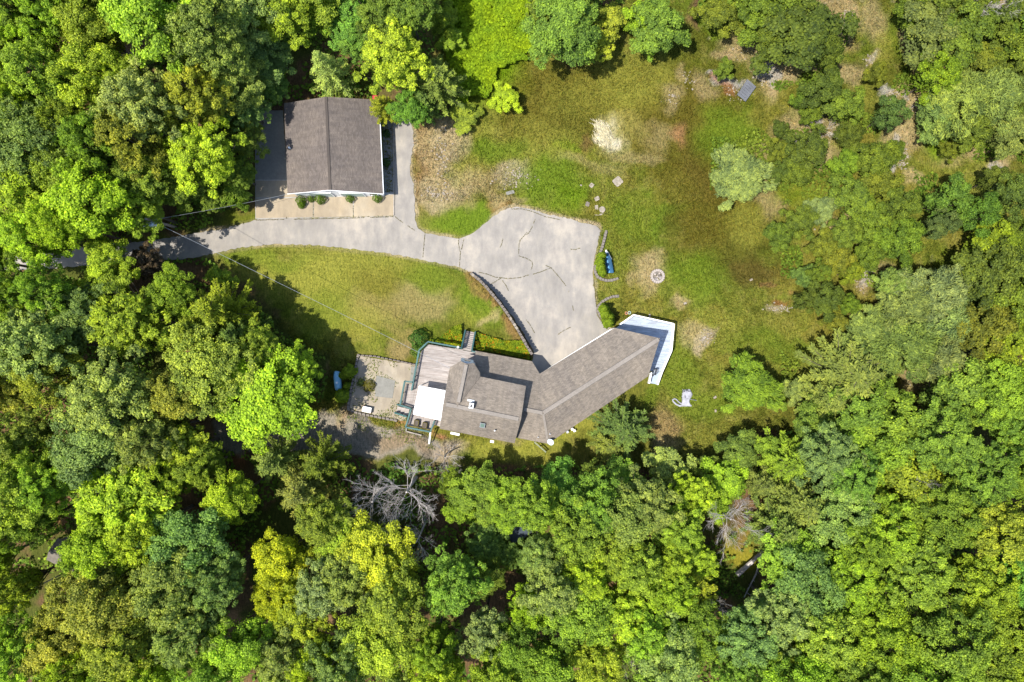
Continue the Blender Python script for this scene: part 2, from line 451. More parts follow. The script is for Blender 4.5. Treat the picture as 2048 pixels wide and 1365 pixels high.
def ground_color(x, y):
    px = x * PXM + 1024.0; py = 682.5 - y * PXM
    wx = px + (fbm(x, y, 3.0, 21, 5) - 0.5) * 62 + (fbm(x, y, 9, 22, 2) - 0.5) * 40
    wy = py + (fbm(x, y, 3.0, 41, 5) - 0.5) * 62 + (fbm(x, y, 9, 42, 2) - 0.5) * 40
    def A(*c): return np.array(alb(*c)[:3])
    col = np.zeros(np.shape(x) + (3,))
    f1 = fbm(x, y, 6, 5, 4); f2 = fbm(x, y, 1.6, 9, 4); f3 = fbm(x, y, 16, 15, 3)
    def mixin(c, w):
        nonlocal col
        w = np.clip(w, 0, 1)[..., None]
        col = col * (1 - w) + np.asarray(c) * w
    def sm(a, lo, hi): return fade(np.clip((a - lo) / (hi - lo), 0, 1))
    mixin(A(128, 104, 74), np.ones(np.shape(x)))
    mixin(A(158, 126, 92), sm(f2, 0.45, 0.65) * 0.8)
    mixin(A(104, 116, 50), sm(f1, 0.48, 0.62) * 0.9)
    sc = in_poly(wx, wy, SCRUB).astype(float)
    mixin(A(150, 146, 66), sc); mixin(A(188, 168, 118), sc * sm(f1, .47, .6)); mixin(A(118, 136, 44), sc * sm(1 - f1, .5, .62)); mixin(A(204, 192, 160), sc * sm(f2, .6, .72) * .8)
    # lawn
    inside = in_poly(wx, wy, CLEAR)
    dcl = dist_line(wx, wy, CLEAR, True)
    cl = np.where(inside, np.clip(dcl / 14 + 0.4, 0, 1), np.clip(0.4 - dcl / 14, 0, 1))
    lawn = A(146, 152, 62)[None] * np.ones(np.shape(x) + (1,))
    def lm(c, w):
        nonlocal lawn
        w = np.clip(w, 0, 1)[..., None]; lawn = lawn * (1 - w) + np.asarray(c) * w
    lm(A(106, 128, 36), sm(f3, 0.46, 0.6) * 0.75)
    lm(A(150, 140, 62), sm(f1, 0.5, 0.64) * 0.7)
    lm(A(118, 112, 50), sm(1 - f1, 0.5, 0.66) * 0.5)
    f4 = fbm(x, y, 0.9, 19, 3); lm(A(164, 158, 84), sm(f4, 0.55, 0.72) * 0.5); lm(A(88, 100, 34), sm(1 - f4, 0.55, 0.72) * 0.5)
    w = lawn.copy(); 
    col = col * (1 - cl[..., None]) + w * cl[..., None]
    def blob(c, cx, cy, rx, ry, s=1.0, rot=0, soft=0.5):
        a = math.radians(rot); dx = wx - cx; dy = wy - cy
        u = (dx * math.cos(a) + dy * math.sin(a)) / rx; v = (-dx * math.sin(a) + dy * math.cos(a)) / ry
        d = np.sqrt(u * u + v * v)
        mixin(A(*c), (1 - fade(np.clip((d - (1 - soft)) / (2 * soft), 0, 1))) * s)
    gr = (124, 150, 44); ol = (122, 112, 44); ye = (174, 174, 76); tan = (206, 184, 138); pale = (205, 188, 152); br = (150, 116, 78); li = (128, 162, 26); grey = (178, 168, 150); dk = (106, 110, 44)
    # upper meadow
    blob(ol, 1150, 200, 150, 80, .75); blob(ol, 1370, 260, 120, 110, .8); blob(dk, 1140, 230, 60, 60, .5)
    blob(ol, 1450, 430, 90, 110, .8, 10); blob(ol, 1300, 200, 170, 70, .5); blob((112,100,46), 1420, 330, 60, 60, .5); blob(ol, 1060, 210, 60, 80, .5); blob(gr, 1470, 280, 60, 60, .8); blob(ye, 1270, 150, 90, 50, .5)
    blob(li, 1150, 300, 28, 12, .9); blob(li, 960, 80, 95, 110, 1); blob(li, 1000, 30, 90, 60, 1)
    blob(ye, 930, 260, 60, 60, .6); blob(ye, 1080, 300, 120, 60, .45); blob(gr, 990, 300, 60, 30, .6)
    blob(tan, 1315, 262, 48, 24, .35); blob((186,140,98), 1356, 268, 24, 22, .75)
    blob(br, 1170, 285, 10, 24, .6); blob(tan, 1345, 195, 22, 22, .6); blob(tan, 1420, 190, 22, 30, .55)
    blob(tan, 1375, 155, 14, 20, .6)
    # bleached patches beside the lane
    blob((176, 148, 100), 850, 330, 40, 110, .85); blob(br, 838, 310, 14, 90, .6); blob(pale, 888, 270, 22, 45, .85); blob(pale, 882, 320, 18, 20, .8)
    blob(pale, 1025, 355, 38, 22, .85); blob(pale, 875, 370, 30, 20, .7); blob(grey, 890, 390, 40, 10, .6); blob((176,150,108), 950, 370, 70, 30, .4)
    blob(gr, 955, 300, 60, 16, .6); blob(gr, 930, 440, 80, 34, 1); blob(gr, 900, 360, 18, 24, .7); blob(ye, 940, 350, 30, 30, .6); blob((176, 140, 92), 1000, 412, 30, 8, .8)
    blob(gr, 1100, 370, 70, 44, .9); blob(li, 1140, 390, 30, 20, .4)
    blob(tan, 860, 300, 30, 60, .7); blob((206,186,146), 905, 300, 20, 40, .6); blob(pale, 870, 400, 26, 16, .7); blob(tan, 920, 375, 60, 30, .6); blob(tan, 1010, 400, 40, 10, .6); blob(ye, 1200, 190, 120, 40, .4); blob(tan, 1260, 300, 50, 16, .45); blob(tan, 1180, 330, 60, 14, .3)
    # right hand lawn
    blob(gr, 1230, 480, 60, 60, .35); blob(tan, 1305, 520, 34, 34, .75); blob(tan, 1290, 560, 20, 26, .6); blob(gr, 1400, 560, 60, 50, .75); blob(gr, 1260, 420, 60, 40, .55)
    blob(dk, 1500, 520, 70, 70, .55, 30); blob((112, 92, 50), 1510, 540, 50, 28, .6); blob(ye, 1420, 660, 60, 34, .45); blob(tan, 1385, 670, 30, 24, .75)
    blob(tan, 1355, 610, 24, 9, .7); blob(pale, 1410, 676, 15, 16, .9); blob(gr, 1370, 730, 34, 60, .55); blob(br, 1534, 577, 14, 8, .7); blob(pale, 1562, 617, 20, 8, .9)
    blob((184, 120, 84), 1570, 600, 18, 8, .6); blob(gr, 1560, 700, 80, 30, .5); blob((182, 156, 108), 1325, 850, 42, 34, .85); blob(tan, 1335, 890, 40, 16, .7)
    blob(gr, 1300, 790, 40, 16, .6, -30); blob(gr, 1420, 800, 50, 40, .5); blob(ye, 1420, 890, 80, 40, .4); blob(ye, 1580, 650, 50, 26, .4)
    blob(ye, 1150, 860, 60, 16, .8, -30); blob(ye, 1020, 905, 90, 16, .8); blob(ye, 900, 885, 40, 12, .5); blob((190,170,120), 1000, 882, 60, 6, .5, 10)
    # lawn inside the drive
    blob(ye, 700, 560, 200, 60, .75, 5); blob(ye, 560, 540, 110, 30, .55, 5); blob(ol, 780, 580, 90, 50, .5, 5); blob(gr, 860, 560, 60, 26, .55, 12); blob(tan, 840, 600, 70, 30, .4, 10); blob((196,172,120), 740, 620, 60, 24, .4); blob(gr, 980, 620, 30, 60, .65, -35)
    blob(gr, 520, 520, 90, 22, .5); blob((188, 164, 118), 800, 685, 24, 22, .65); blob((180, 156, 104), 790, 650, 30, 12, .5); blob(ye, 700, 650, 70, 40, .6)
    blob(gr, 640, 640, 60, 60, .45); blob(br, 1012, 640, 8, 50, .7, -34); blob(br, 975, 585, 8, 30, .5, -40); blob(tan, 985, 650, 10, 16, .6); blob(ye, 940, 640, 40, 20, .5)
    # scrubby right and upper right
    for (cx, cy, rx, ry, s) in [(1500,105,40,16,.8),(1540,150,36,40,.85),(1480,80,24,30,.6),(1460,110,24,12,.6),(1740,40,30,50,.6),(1700,40,10,30,.9),
        (1740,120,14,10,.9),(1700,150,36,20,.7),(1830,200,50,16,.7),(1850,230,40,18,.9),(1810,290,30,40,.8),(1850,270,50,30,.6),(1990,300,60,30,.6),(1950,310,60,20,.6),
        (2010,360,12,24,.9),(1620,270,60,40,.8),(1660,330,30,20,.8),(1560,330,60,40,.5),(1540,400,30,30,.5),(1670,455,30,24,.85),(1730,565,22,26,.9),
        (1830,740,20,50,.85),(1860,790,20,20,.6),(1780,700,40,14,.5),(1945,530,30,10,.8),(1850,365,30,10,.8),(1560,160,34,20,.8),(1590,300,30,40,.6),(1700,430,20,10,.8),(1780,560,30,20,.5)]:
        blob(tan, cx, cy, rx, ry, s)
    for (cx, cy, rx, ry) in [(1540,157,16,14),(1520,150,12,12),(1690,45,7,16),(1738,120,7,7),(1808,305,10,16),(1805,330,8,8),(1728,560,14,18),(1785,188,16,8),(2003,365,6,16),(1825,212,7,8),(1468,170,26,8)]:
        blob((206, 200, 192), cx, cy, rx, ry, .85, soft=.35)
    blob((186, 130, 92), 1465, 178, 14, 12, .7); blob(li, 1890, 290, 30, 24, .8); blob(ye, 1760, 100, 26, 50, .5); blob(li, 1660, 200, 14, 14, .4); blob(ye, 1740, 190, 20, 30, .5)
    blob(li, 1600, 400, 40, 30, .4); blob(ye, 1490, 450, 40, 40, .5)
    # white straw-like patch in the meadow
    blob((214, 204, 150), 1212, 255, 24, 34, .8); blob((250, 240, 215), 1210, 262, 15, 22, 1.0, soft=.6); blob((250, 240, 215), 1195, 275, 12, 10, .9); blob((190, 180, 100), 1240, 240, 40, 26, .5)
    # floor under the trees left
    blob((168, 112, 76), 480, 880, 18, 44, .9); blob((150, 118, 82), 200, 970, 30, 40, .8); blob((150, 118, 90), 470, 860, 30, 14, .7); blob(br, 255, 105, 30, 24, .9)
    blob(br, 120, 1050, 20, 20, .8); blob((190,150,110), 470, 1225, 20, 14, .8); blob(br, 70, 840, 40, 40, .6); blob(br, 1475, 1090, 12, 30, .8); blob((176,168,60), 1485, 1115, 34, 30, .9)
    blob(br, 740, 205, 30, 16, .9); blob((196,150,80), 735, 200, 12, 8, .8); blob((140,120,110), 560, 260, 40, 60, .8); blob((120, 132, 40), 480, 445, 40, 22, .9)
    # gravel track and pale slab by the lower deck
    tr = in_poly(wx, wy, TRACK); dt = dist_line(wx, wy, TRACK, True)
    mixin(A(178, 168, 156), np.where(tr, np.clip(dt / 10 + .4, 0, 1), np.clip(.4 - dt / 10, 0, .4)) * .95)
    blob((172, 148, 118), 790, 895, 60, 16, .7, 12); blob((196, 148, 108), 800, 858, 16, 14, .8); blob((204, 150, 112), 868, 872, 20, 9, .9, 10)
    blob((150, 146, 60), 745, 842, 50, 7, .8, 10); blob((156, 150, 66), 820, 872, 34, 8, .7, 20); blob((202, 184, 160), 898, 905, 30, 24, .95); blob((196,176,150), 880, 920, 30, 14, .7)
    blob((206, 176, 138), 700, 838, 24, 10, .7)
    # mowing lines that follow the curve of the drive
    ml = dist_line(px, py, DRIVE, True); mw = (px < 1080) & (py > 490) & (py < 720)
    col = col * (1 + .09 * np.sin(ml * 2 * math.pi / 10.5 + f3 * 3) * mw * np.clip(1.2 - ml / 160, 0, 1))[..., None]
    mz = np.abs(px * .35 + py * .94 - 770) ; col = col * (1 + .06 * np.sin((px * .35 + py * .94) * 2 * math.pi / 11) * ((px > 1200) & (px < 1500) & (py > 360) & (py < 880)))[..., None]
    # sandy fringe along the pavement
    dd = dist_line(px + (f2 - .5) * 14, py + (f1 - .5) * 14, DRIVE, True)
    k = sm(f1, 0.42, 0.6)
    mixin(A(206, 188, 150), (1 - sm(dd, 2, 7)) * (0.25 + 0.75 * k) * (px > 400))
    dw = dist_line(px, py, WALL)
    mixin(A(176, 140, 92), (1 - sm(dw, 8, 26)) * .6 * (f2 > .42))
    far = sm(np.maximum(np.abs(x) - 72, np.abs(y) - 50), 0, 12)
    mixin(A(86, 104, 44), far)
    return np.clip(col, 0.004, 0.9)

WALLW = W2(WALL)
def side_of_wall(x, y):
    """positive on the lawn side (left/below) of the long stone wall"""
    best = np.full(np.shape(x), 1e9); sd = np.zeros(np.shape(x))
    for i in range(len(WALLW) - 1):
        x0, y0 = WALLW[i]; x1, y1 = WALLW[i + 1]
        dx, dy = x1 - x0, y1 - y0
        t = np.clip(((x - x0) * dx + (y - y0) * dy) / (dx * dx + dy * dy), 0, 1)
        d = np.hypot(x - x0 - t * dx, y - y0 - t * dy)
        cr = (dx * (y - y0) - dy * (x - x0))
        m = d < best
        best = np.where(m, d, best); sd = np.where(m, np.sign(-cr), sd)
    return best, sd

def ground_height(x, y):
    h = (fbm(x, y, 12, 71, 3) - 0.5) * 0.25 + (fbm(x, y, 1.3, 77, 3) - 0.5) * 0.10
    px = x * PXM + 1024.0; py = 682.5 - y * PXM
    pav = 1e9
    for poly in (DRIVE, PAD, PATIO):
        d = dist_line(px, py, poly, True)
        pav = np.minimum(pav, np.where(in_poly(px, py, poly), 0, d))
    h = h * np.clip((pav - 6) / 50, 0, 1) - 0.02 * (pav < 8)
    d, s = side_of_wall(x, y)
    up = 1.15 * fade(np.clip(1 - d / 8.5, 0, 1)) * (s > 0) * np.clip((px - 935) / 60, 0, 1) * (py < 712) * (pav > 4) * np.clip((712 - py) / 30, 0, 1)
    return h + up

def ax(lo, hi, step, far):
    a = list(np.arange(lo, hi + 1e-6, step))
    g = []; d = step
    p = hi
    while p < far:
        d *= 1.35; p += d; g.append(p)
    p = lo; d = step; q = []
    while p > -far:
        d *= 1.35; p -= d; q.append(p)
    return np.array(q[::-1] + a + g)
gx = ax(-70, 70, 0.22, 900); gy = ax(-48, 48, 0.22, 900)
GX, GY = np.meshgrid(gx, gy)
gh = ground_height(GX, GY); gc = ground_color(GX, GY)
nx, ny = len(gx), len(gy)
idx = np.arange(nx * ny).reshape(ny, nx)
F = np.stack([idx[:-1, :-1], idx[:-1, 1:], idx[1:, 1:], idx[1:, :-1]], -1).reshape(-1, 4)
gm = npmesh('ground', np.stack([GX, GY, gh], -1).reshape(-1, 3), F, M['ground'], colors=gc.reshape(-1, 3), smooth=True)
tag(link('ground', gm), kind='structure')

def flat(name, pts, z, m, thick=0.12):
    mb = MB(); mb.prism(pts, z - thick, z)
    o = mb.build(name, m); o['kind'] = 'structure'; return o
drive = flat('driveway', rough_poly(DRIVE), 0.05, M['asphalt'])
# cracks in the asphalt with grass growing in them
CRACKS = [[(1070,440),(1064,455),(1058,466),(1053,470)],[(1054,465),(1046,475),(1040,481),(1038,492),(1037,508)],[(1037,512),(1052,517),(1064,524),(1065,532),(1062,540)],
 [(1090,531),(1102,536),(1085,543),(1070,548),(1055,551),(1040,556),(1015,558),(1003,556)],[(1003,556),(992,563),(980,570)],[(1102,536),(1112,548),(1121,558),(1127,566),(1133,574),(1138,584)],
 [(918,478),(917,488),(919,498),(921,506),(920,515),(919,534)],[(928,478),(923,500)],[(957,545),(975,549),(990,555),(1003,556)],[(1005,562),(1012,572),(1017,582)],
 [(1053,641),(1060,650),(1069,666)],[(1115,670),(1128,661),(1141,655)],[(1141,499),(1150,500),(1160,497)],[(1145,612),(1147,622)],[(1006,478),(1003,490),(1000,496)],
 [(789,433),(800,442),(830,462)],[(850,466),(848,490),(846,515)],[(790,386),(789,410),(789,434),(700,437),(600,439),(512,441)],[(1096,738),(1130,720),(1165,697),(1200,676),(1222,658)],
 [(627,397),(627,434)],[(707,412),(707,433)],[(1010,420),(1040,418),(1066,424),(1090,434),(1120,440)],[(1187,560),(1192,610),(1197,632),(1208,650)]]
cv = []; cf = []; ct = []; cl_ = []
rr = random.Random(5)
for ln in CRACKS:
    q = W2(ln)
    for i in range(len(q) - 1):
        a = Vector(q[i]); b = Vector(q[i + 1]); L = (b - a).length
        for k in range(max(1, int(L / 0.022))):
            p = a.lerp(b, rr.random())
            if vnoise(np.array([p.x]), np.array([p.y]), 0.9, 99)[0] < 0.16: continue
            p += Vector((rr.gauss(0, 0.022), rr.gauss(0, 0.022)))
            s = rr.uniform(0.022, 0.05); an = rr.uniform(0, 6.28); base = len(cv); z = 0.056 + rr.uniform(0, .05)
            for m_ in range(3):
                cv.append((p.x + s * math.cos(an + m_ * 2.1), p.y + s * math.sin(an + m_ * 2.1), z + rr.uniform(-.004, .03)))
                ct.append(rr.random())
                cl_.append(alb(*[(158, 152, 96), (132, 130, 74), (176, 166, 132), (130, 122, 94)][len(cv) // 3 % 4])[:3])
            cf.append((base, base + 1, base + 2))
o = link('crack_weeds', npmesh('crack_weeds', cv, cf, M['weed'], attrs={'tone': ct}, colors=np.array(cl_)), drive)
o['kind'] = 'stuff'

# garage apron of warm concrete, in separately poured slabs
pad = flat('concrete_apron', W2(PAD), 0.062, M['foundation'])
def slab(poly, z, m, parent, name='slab', thick=.05):
    o = MB().prism(W2(poly), z - thick, z).build(name, m, parent); return o
for q in ([(512,437),(512,398),(626,396),(626,435)], [(628,435),(628,396),(706,394),(706,434)], [(708,434),(708,394),(788,390),(788,432)],
          [(512,396),(512,362),(575,362),(577,389),(626,388),(626,394)]):
    slab(q, 0.085, M['concrete'], pad)
slab([(512,360),(512,223),(566,223),(575,360)], 0.085, M['slab'], pad)
# narrow paved strip in the garage's shade
flat('side_path', W2([(764,206),(787,206),(787,384),(770,384)]), 0.045, M['slab'])
tag(MB().prism(W2([(787.2,222),(789.2,222),(789.2,432),(787.2,432)]), 0, 0.16).build('timber_edging', M['greywood']), 'long dark timber edging between the shaded garage path and the lane', 'edging')

# gravelly walled patio left of the decks
patio = flat('gravel_patio', rough_poly(PATIO, .4, .05), 0.06, M['gravel'])
slab([(753,751),(791,762),(785,797),(750,793)], 0.10, M['slab'], patio, 'slab')
slab([(823,733),(841,735),(832,768),(820,762)], 0.10, M['slab'], patio, 'slab')

# ------------------------------------------------------------------ stones and walls
def stone_mesh(name, m, seed, jitter=0.16):
    r = random.Random(seed)
    vs = []
    for z in (-.5, .5):
        for x, y in ((-.5, -.38), (-.38, -.5), (.38, -.5), (.5, -.38), (.5, .38), (.38, .5), (-.38, .5), (-.5, .38)):
            k = 1 - (0.14 if z > 0 else 0) + r.uniform(-jitter, jitter)
            vs.append((x * k, y * k, z * (1 + r.uniform(-jitter, jitter))))
    fs = [tuple(range(7, -1, -1)), tuple(range(8, 16))] + [(i, (i + 1) % 8, (i + 1) % 8 + 8, i + 8) for i in range(8)]
    me = bpy.data.meshes.new(name); me.from_pydata(vs, [], fs); me.update(); me.materials.append(m)
    return me
ST = [stone_mesh('stone', M['stone'], s) for s in (1, 2, 3)]
STP = [stone_mesh('stone', M['stone_pale'], s) for s in (4, 5)]
PIT = [stone_mesh('block', M['pit_stone'], s, .05) for s in (8, 9)]
BL = [stone_mesh('block', M['block'], s, 0.05) for s in (6, 7)]

def run_points(pts, step):
    out = []; q = [Vector(p) for p in pts]; carry = 0.0
    for i in range(len(q) - 1):
        a, b = q[i], q[i + 1]; L = (b - a).length; t = carry
        while t < L:
            out.append((a.lerp(b, t / L), math.atan2(b.y - a.y, b.x - a.x))); t += step
        carry = t - L
    return out
def stone_wall(name, label, pts, step, w, h, courses, meshes, part='stone', pale=None, z0=0.0, rise=None):
    root = thing(name, label, 'wall', (pts[0][0], pts[0][1], 0))
    r = random.Random(len(label))
    for c in range(courses):
        for i, (p, a) in enumerate(run_points(pts, step)):
            hh = h / courses * (min(1, .4 + i * step / rise * .6) if rise else 1)
            ms = meshes if not pale or r.random() > 0.2 else pale
            o = bpy.data.objects.new(part, r.choice(ms)); COL.objects.link(o); o.parent = root
            off = step * 0.5 * (c % 2)
            o.location = (p.x - pts[0][0] + math.cos(a) * off, p.y - pts[0][1] + math.sin(a) * off, z0 + hh * (c + .5) + r.uniform(-.02, .02))
            o.rotation_euler = (r.uniform(-.05, .05), r.uniform(-.05, .05), a + r.uniform(-.12, .12))
            o.scale = (step * r.uniform(.9, 1.02), w * r.uniform(.85, 1.1), hh * 1.0)
    return root
stone_wall('retaining_wall', 'long curved dry stone retaining wall between the lawn and the parking court', WALLW, 0.45, 0.34, 1.8, 4, ST, pale=STP, rise=3.5)
stone_wall('block_wall', 'low curved block wall around the hedge with the blue umbrella', W2([(1212,464),(1207,484),(1201,505),(1195,520),(1191,533),(1190,545),(1194,553),(1202,559),(1213,562),(1224,561),(1234,558)]), 0.36, 0.36, 0.40, 2, BL, 'block')
stone_wall('block_wall', 'low curved block wall around the hedge beside the white deck', W2([(1235,593),(1224,594),(1214,598),(1204,604),(1197,612),(1195,621),(1198,630),(1206,639)]), 0.36, 0.36, 0.40, 2, BL, 'block')
stone_wall('patio_edging', 'pale block edging along the lower side of the gravel patio', W2([(698,819),(712,825),(740,831),(765,836),(792,841)]), 0.5, 0.3, 0.3, 1, BL, 'block')
stone_wall('patio_edging', 'grey block edging along the left side of the gravel patio', W2([(717,712),(710,745),(703,780),(697,816)]), 0.5, 0.3, 0.32, 1, BL, 'block')
stone_wall('patio_edging', 'dark block edging along the lawn side of the gravel patio', W2([(718,711),(750,713),(790,721),(836,731)]), 0.5, 0.22, 0.34, 1, ST, 'block')

# fire pit
fp = P(1314.6, 553)
root = thing('fire_pit', 'round stone fire pit full of charred stones on the right lawn', 'fire pit', fp)
for k in range(18):
    a = k / 18 * 2 * math.pi
    o = bpy.data.objects.new('block', PIT[k % 2]); COL.objects.link(o); o.parent = root
    o.location = (0.74 * math.cos(a), 0.74 * math.sin(a), 0.13); o.rotation_euler = (0, 0, a); o.scale = (0.36, 0.275, 0.28)
MB().prism([(0.62 * math.cos(k * .35), 0.62 * math.sin(k * .35)) for k in range(18)], 0, 0.05).build('ash_bed', plain('ash', (0.2, 0.18, 0.17, 1), 1, .4, 8), root)
for k in range(11):
    a = rr.uniform(0, 6.28); d = rr.uniform(0, .42)
    o = bpy.data.objects.new('stone', rr.choice(STP + PIT + ST)); COL.objects.link(o); o.parent = root
    o.location = (d * math.cos(a), d * math.sin(a), .13); o.rotation_euler = (rr.uniform(-.4, .4), rr.uniform(-.4, .4), a); s = rr.uniform(.16, .3); o.scale = (s, s * .8, s * .6)

# flat stones and covers on the meadow
def cover(name, label, px, py, sx, sy, rot, m, group=None, h=0.12, cat='slab'):
    p = P(px, py); o = MB(p)
    c, s = math.cos(math.radians(rot)), math.sin(math.radians(rot))
    r = random.Random(int(px))
    pts = []
    for x, y in ((-.5, -.36), (-.36, -.5), (.38, -.5), (.5, -.36), (.5, .38), (.38, .5), (-.4, .5), (-.5, .36)):
        x *= sx * r.uniform(.93, 1.05); y *= sy * r.uniform(.93, 1.05); pts.append((p.x + x * c - y * s, p.y + x * s + y * c))
    o.prism(pts, -0.1, h)
    ob = o.build(name, m); tag(ob, label, cat, group); return ob
cover('concrete_cover', 'large square pale concrete cover alone in the meadow', 1235.5, 363.5, 1.05, 1.05, 40, M['stone_pale'])
cover('flat_stone', 'small pale flat stone furthest up the meadow, left of the square cover', 1183, 371.5, .55, .5, 50, M['stone_pale'])
cover('flat_stone', 'small pale oblong flat stone above the white well cap', 1194, 398, .62, .5, 25, M['stone_pale'])
cover('flat_stone', 'pinkish leaning flat stone left of the white well cap', 1175, 409, .55, .48, 70, M['stone'])
cover('flat_stone', 'small squarish white flat stone touching the left of the well cap', 1193, 415.5, .42, .55, 5, M['stone_pale'])
p = P(1204, 420)
r_ = thing('well_cap', 'round sandy well cap with a curved trail of sand below', 'well cap', p)
MB().tube([(0, 0, 0), (0, 0, .2)], .38, 18).build('cap', M['stone_pale'], r_)
pts = [(-.9, -.62), (-.5, -.6), (-.1, -.45), (.15, -.3), (.2, -.45), (-.05, -.66), (-.5, -.76), (-.9, -.7)]
MB().prism(pts, 0, .06).build('sand_trail', M['stone_pale'], r_)
cover('loose_slab', 'grey slab lying on the bleached ground above the parking court', 1020, 386, 1.1, .4, 15, M['slab'])
# white rocks here and there
for (px, py, s, lb) in [(1408,676,.5,'pale rock on the bare patch right of the white deck'),(1299,631,.35,'small white rock beyond the upper edge of the white deck'),
    (1370,607,.4,'white rock on the lawn above the white deck'),(1431,822,.35,'small white rock right of the white tarp'),(1502,560,.4,'white rock on the right lawn, furthest right'),
    (1162,371,.25,'tiny pale rock in the meadow left of the flat stones'),(888,388,.4,'white rock in bleached soil beside the lane'),(1430,795,.4,'low white rock further right of the white tarp')]:
    o = link('rock', STP[0], None, P(px, py, .08)); o.scale = (s, s * .7, s * .5); o.rotation_euler = (0, 0, px); tag(o, lb, 'rock')
# ------------------------------------------------------------------ building helpers
def roof_panel(pts, parent, m, eave, thick=0.16, name='roof_slope', label=None):
    q = [P(a, b, z) for a, b, z in pts]
    e = P(*eave[1]) - P(*eave[0])
    mb = MB(parent.location); mb.prism([(p.x, p.y) for p in q], [p.z - thick for p in q], [p.z for p in q])
    return mb.build(name, m, parent, uvdir=(e.x, e.y), label=label)
def ridge(a, b, parent, w=0.42, m=None, h=0.05, name='ridge_cap'):
    A_ = P(*a); B_ = P(*b)
    mb = MB(parent.location)
    mb.beam(A_ + Vector((0, 0, h * .5)), B_ + Vector((0, 0, h * .5)), w, h)
    return mb.build(name, m or M['cap'], parent)
def walls(poly, parent, z0=0.0, m=None, name='wall'):
    """poly: world (x, y, ztop)"""
    mb = MB(parent.location)
    mb.prism([(p[0], p[1]) for p in poly], z0, [p[2] for p in poly])
    return mb.build(name, m or M['siding'], parent)
def wall_piece(parent, a, b, t, w, z0, z1, kind='window', mats=None):
    """window or door on the wall from a to b (outside on the right hand), centred at fraction t"""
    a = Vector((a[0], a[1], 0)); b = Vector((b[0], b[1], 0)); d = (b - a).normalized(); n = Vector((d.y, -d.x, 0))
    c = a.lerp(b, t); o = parent.location
    ang = math.atan2(d.y, d.x)
    fr = MB(o)
    f = .08
    for (cx, cz, sx, sz) in ((0, z0 - f / 2, w + 2 * f, f), (0, z1 + f / 2, w + 2 * f, f), (-w / 2 - f / 2, (z0 + z1) / 2, f, z1 - z0), (w / 2 + f / 2, (z0 + z1) / 2, f, z1 - z0)):
        p = c + d * cx + n * .03; fr.box((p.x, p.y, cz), (sx, .1, sz), ang)
    if kind == 'window':
        fo = fr.build('window', M['white'], parent)
        p = c + n * .012
        MB(o).box((p.x, p.y, (z0 + z1) / 2), (w, .05, z1 - z0), ang).build('pane', M['glass'], fo)
    else:
        fo = fr.build('door_frame' if kind == 'door' else 'garage_door_frame', M['white'], parent)
        k = 5 if kind == 'garage' else 1
        for i in range(k):
            hh = (z1 - z0) / k; p = c + n * .015
            MB(o).box((p.x, p.y, z0 + hh * (i + .5)), (w, .06, hh - .02), ang).build('panel', mats or M['white'], fo)
    return fo

# ------------------------------------------------------------------ detached garage
g0 = P(665, 290, 0); g0.z = 0
garage = thing('detached_garage', 'detached garage with grey brown gable roof and white walls on a concrete apron', 'garage', g0)
GE, GR = 2.9, 4.75
TL, TR, BLc, BR = (568, 207, GE), (757, 200, GE), (575, 388, GE), (766, 388, GE)
RT, RB = (652, 194, GR), (660, 380.5, GR)
roof_panel([BLc, RB, RT, TL], garage, M['shingle_garage'], (BLc, TL))
roof_panel([RB, BR, TR, RT], garage, M['shingle_garage'], (RB, RT))
ridge(RT, RB, garage, .3, M['shingle_garage'], h=.04)
def ins(p, dx, dy, dz=-.2):
    q = P(*p); return (q.x + dx, q.y + dy, q.z + dz)
fa, fb, fc = ins(BLc, .35, .28), ins(RB, 0, .28), ins(BR, -.35, .28)
ba, bb, bc = ins(TL, .35, -.3), ins(RT, 0, -.3), ins(TR, -.35, -.3)
walls([fa, fb, fc, bc, bb, ba], garage)
wall_piece(garage, fa, fc, .30, 2.7, 0.05, 2.2, 'garage', plain('grey_green_door', (0.30, 0.36, 0.34, 1), .6, .1))
wall_piece(garage, fa, fc, .66, 2.7, 0.05, 2.2, 'garage', plain('grey_green_door_b', (0.27, 0.34, 0.32, 1), .6, .1))
wall_piece(garage, fa, fc, .90, .9, 0.9, 2.1, 'window')
wall_piece(garage, fc, bc, .3, .9, 1.0, 2.0, 'window'); wall_piece(garage, fc, bc, .7, .9, 1.0, 2.0, 'window')
mbg = MB(g0); a = P(BR[0] + 1.2, BR[1] + 1, 2.86); b = P(TR[0] + 1.2, TR[1], 2.86); mbg.beam(a, b, .08, .12); mbg.build('gutter', M['siding'], garage)
mbg = MB(g0); mbg.beam(P(BLc[0], BLc[1] + .8, GE - .08), P(RB[0], RB[1] + .8, GR - .08), .05, .2); mbg.beam(P(RB[0], RB[1] + .8, GR - .08), P(BR[0], BR[1] + .8, GE - .08), .05, .2); mbg.build('fascia', M['white'], garage)
q = P(577, 298, 2.9)
MB(g0).tube([(q.x + .25, q.y, 2.9), (q.x + .25, q.y, 3.5)], .11, 8).build('vent_pipe', M['white'], garage)
# things in the garage's shadow and behind it
q = P(750, 196, .5)
rb = thing('storage_bin', 'bright red bin half hidden behind the garage under the trees', 'bin', q - Vector((0, 0, .5)))
MB().prism([(-.25, -.2), (.25, -.2), (.25, .2), (-.25, .2)], 0, .6).build('body', plain('red_plastic', (.55, .02, .03, 1), .4, .1), rb)
MB().prism([(-.28, -.23), (.28, -.23), (.28, .23), (-.28, .23)], .6, .66).build('lid', plain('red_lid', (.4, .03, .04, 1), .4, .1), rb)

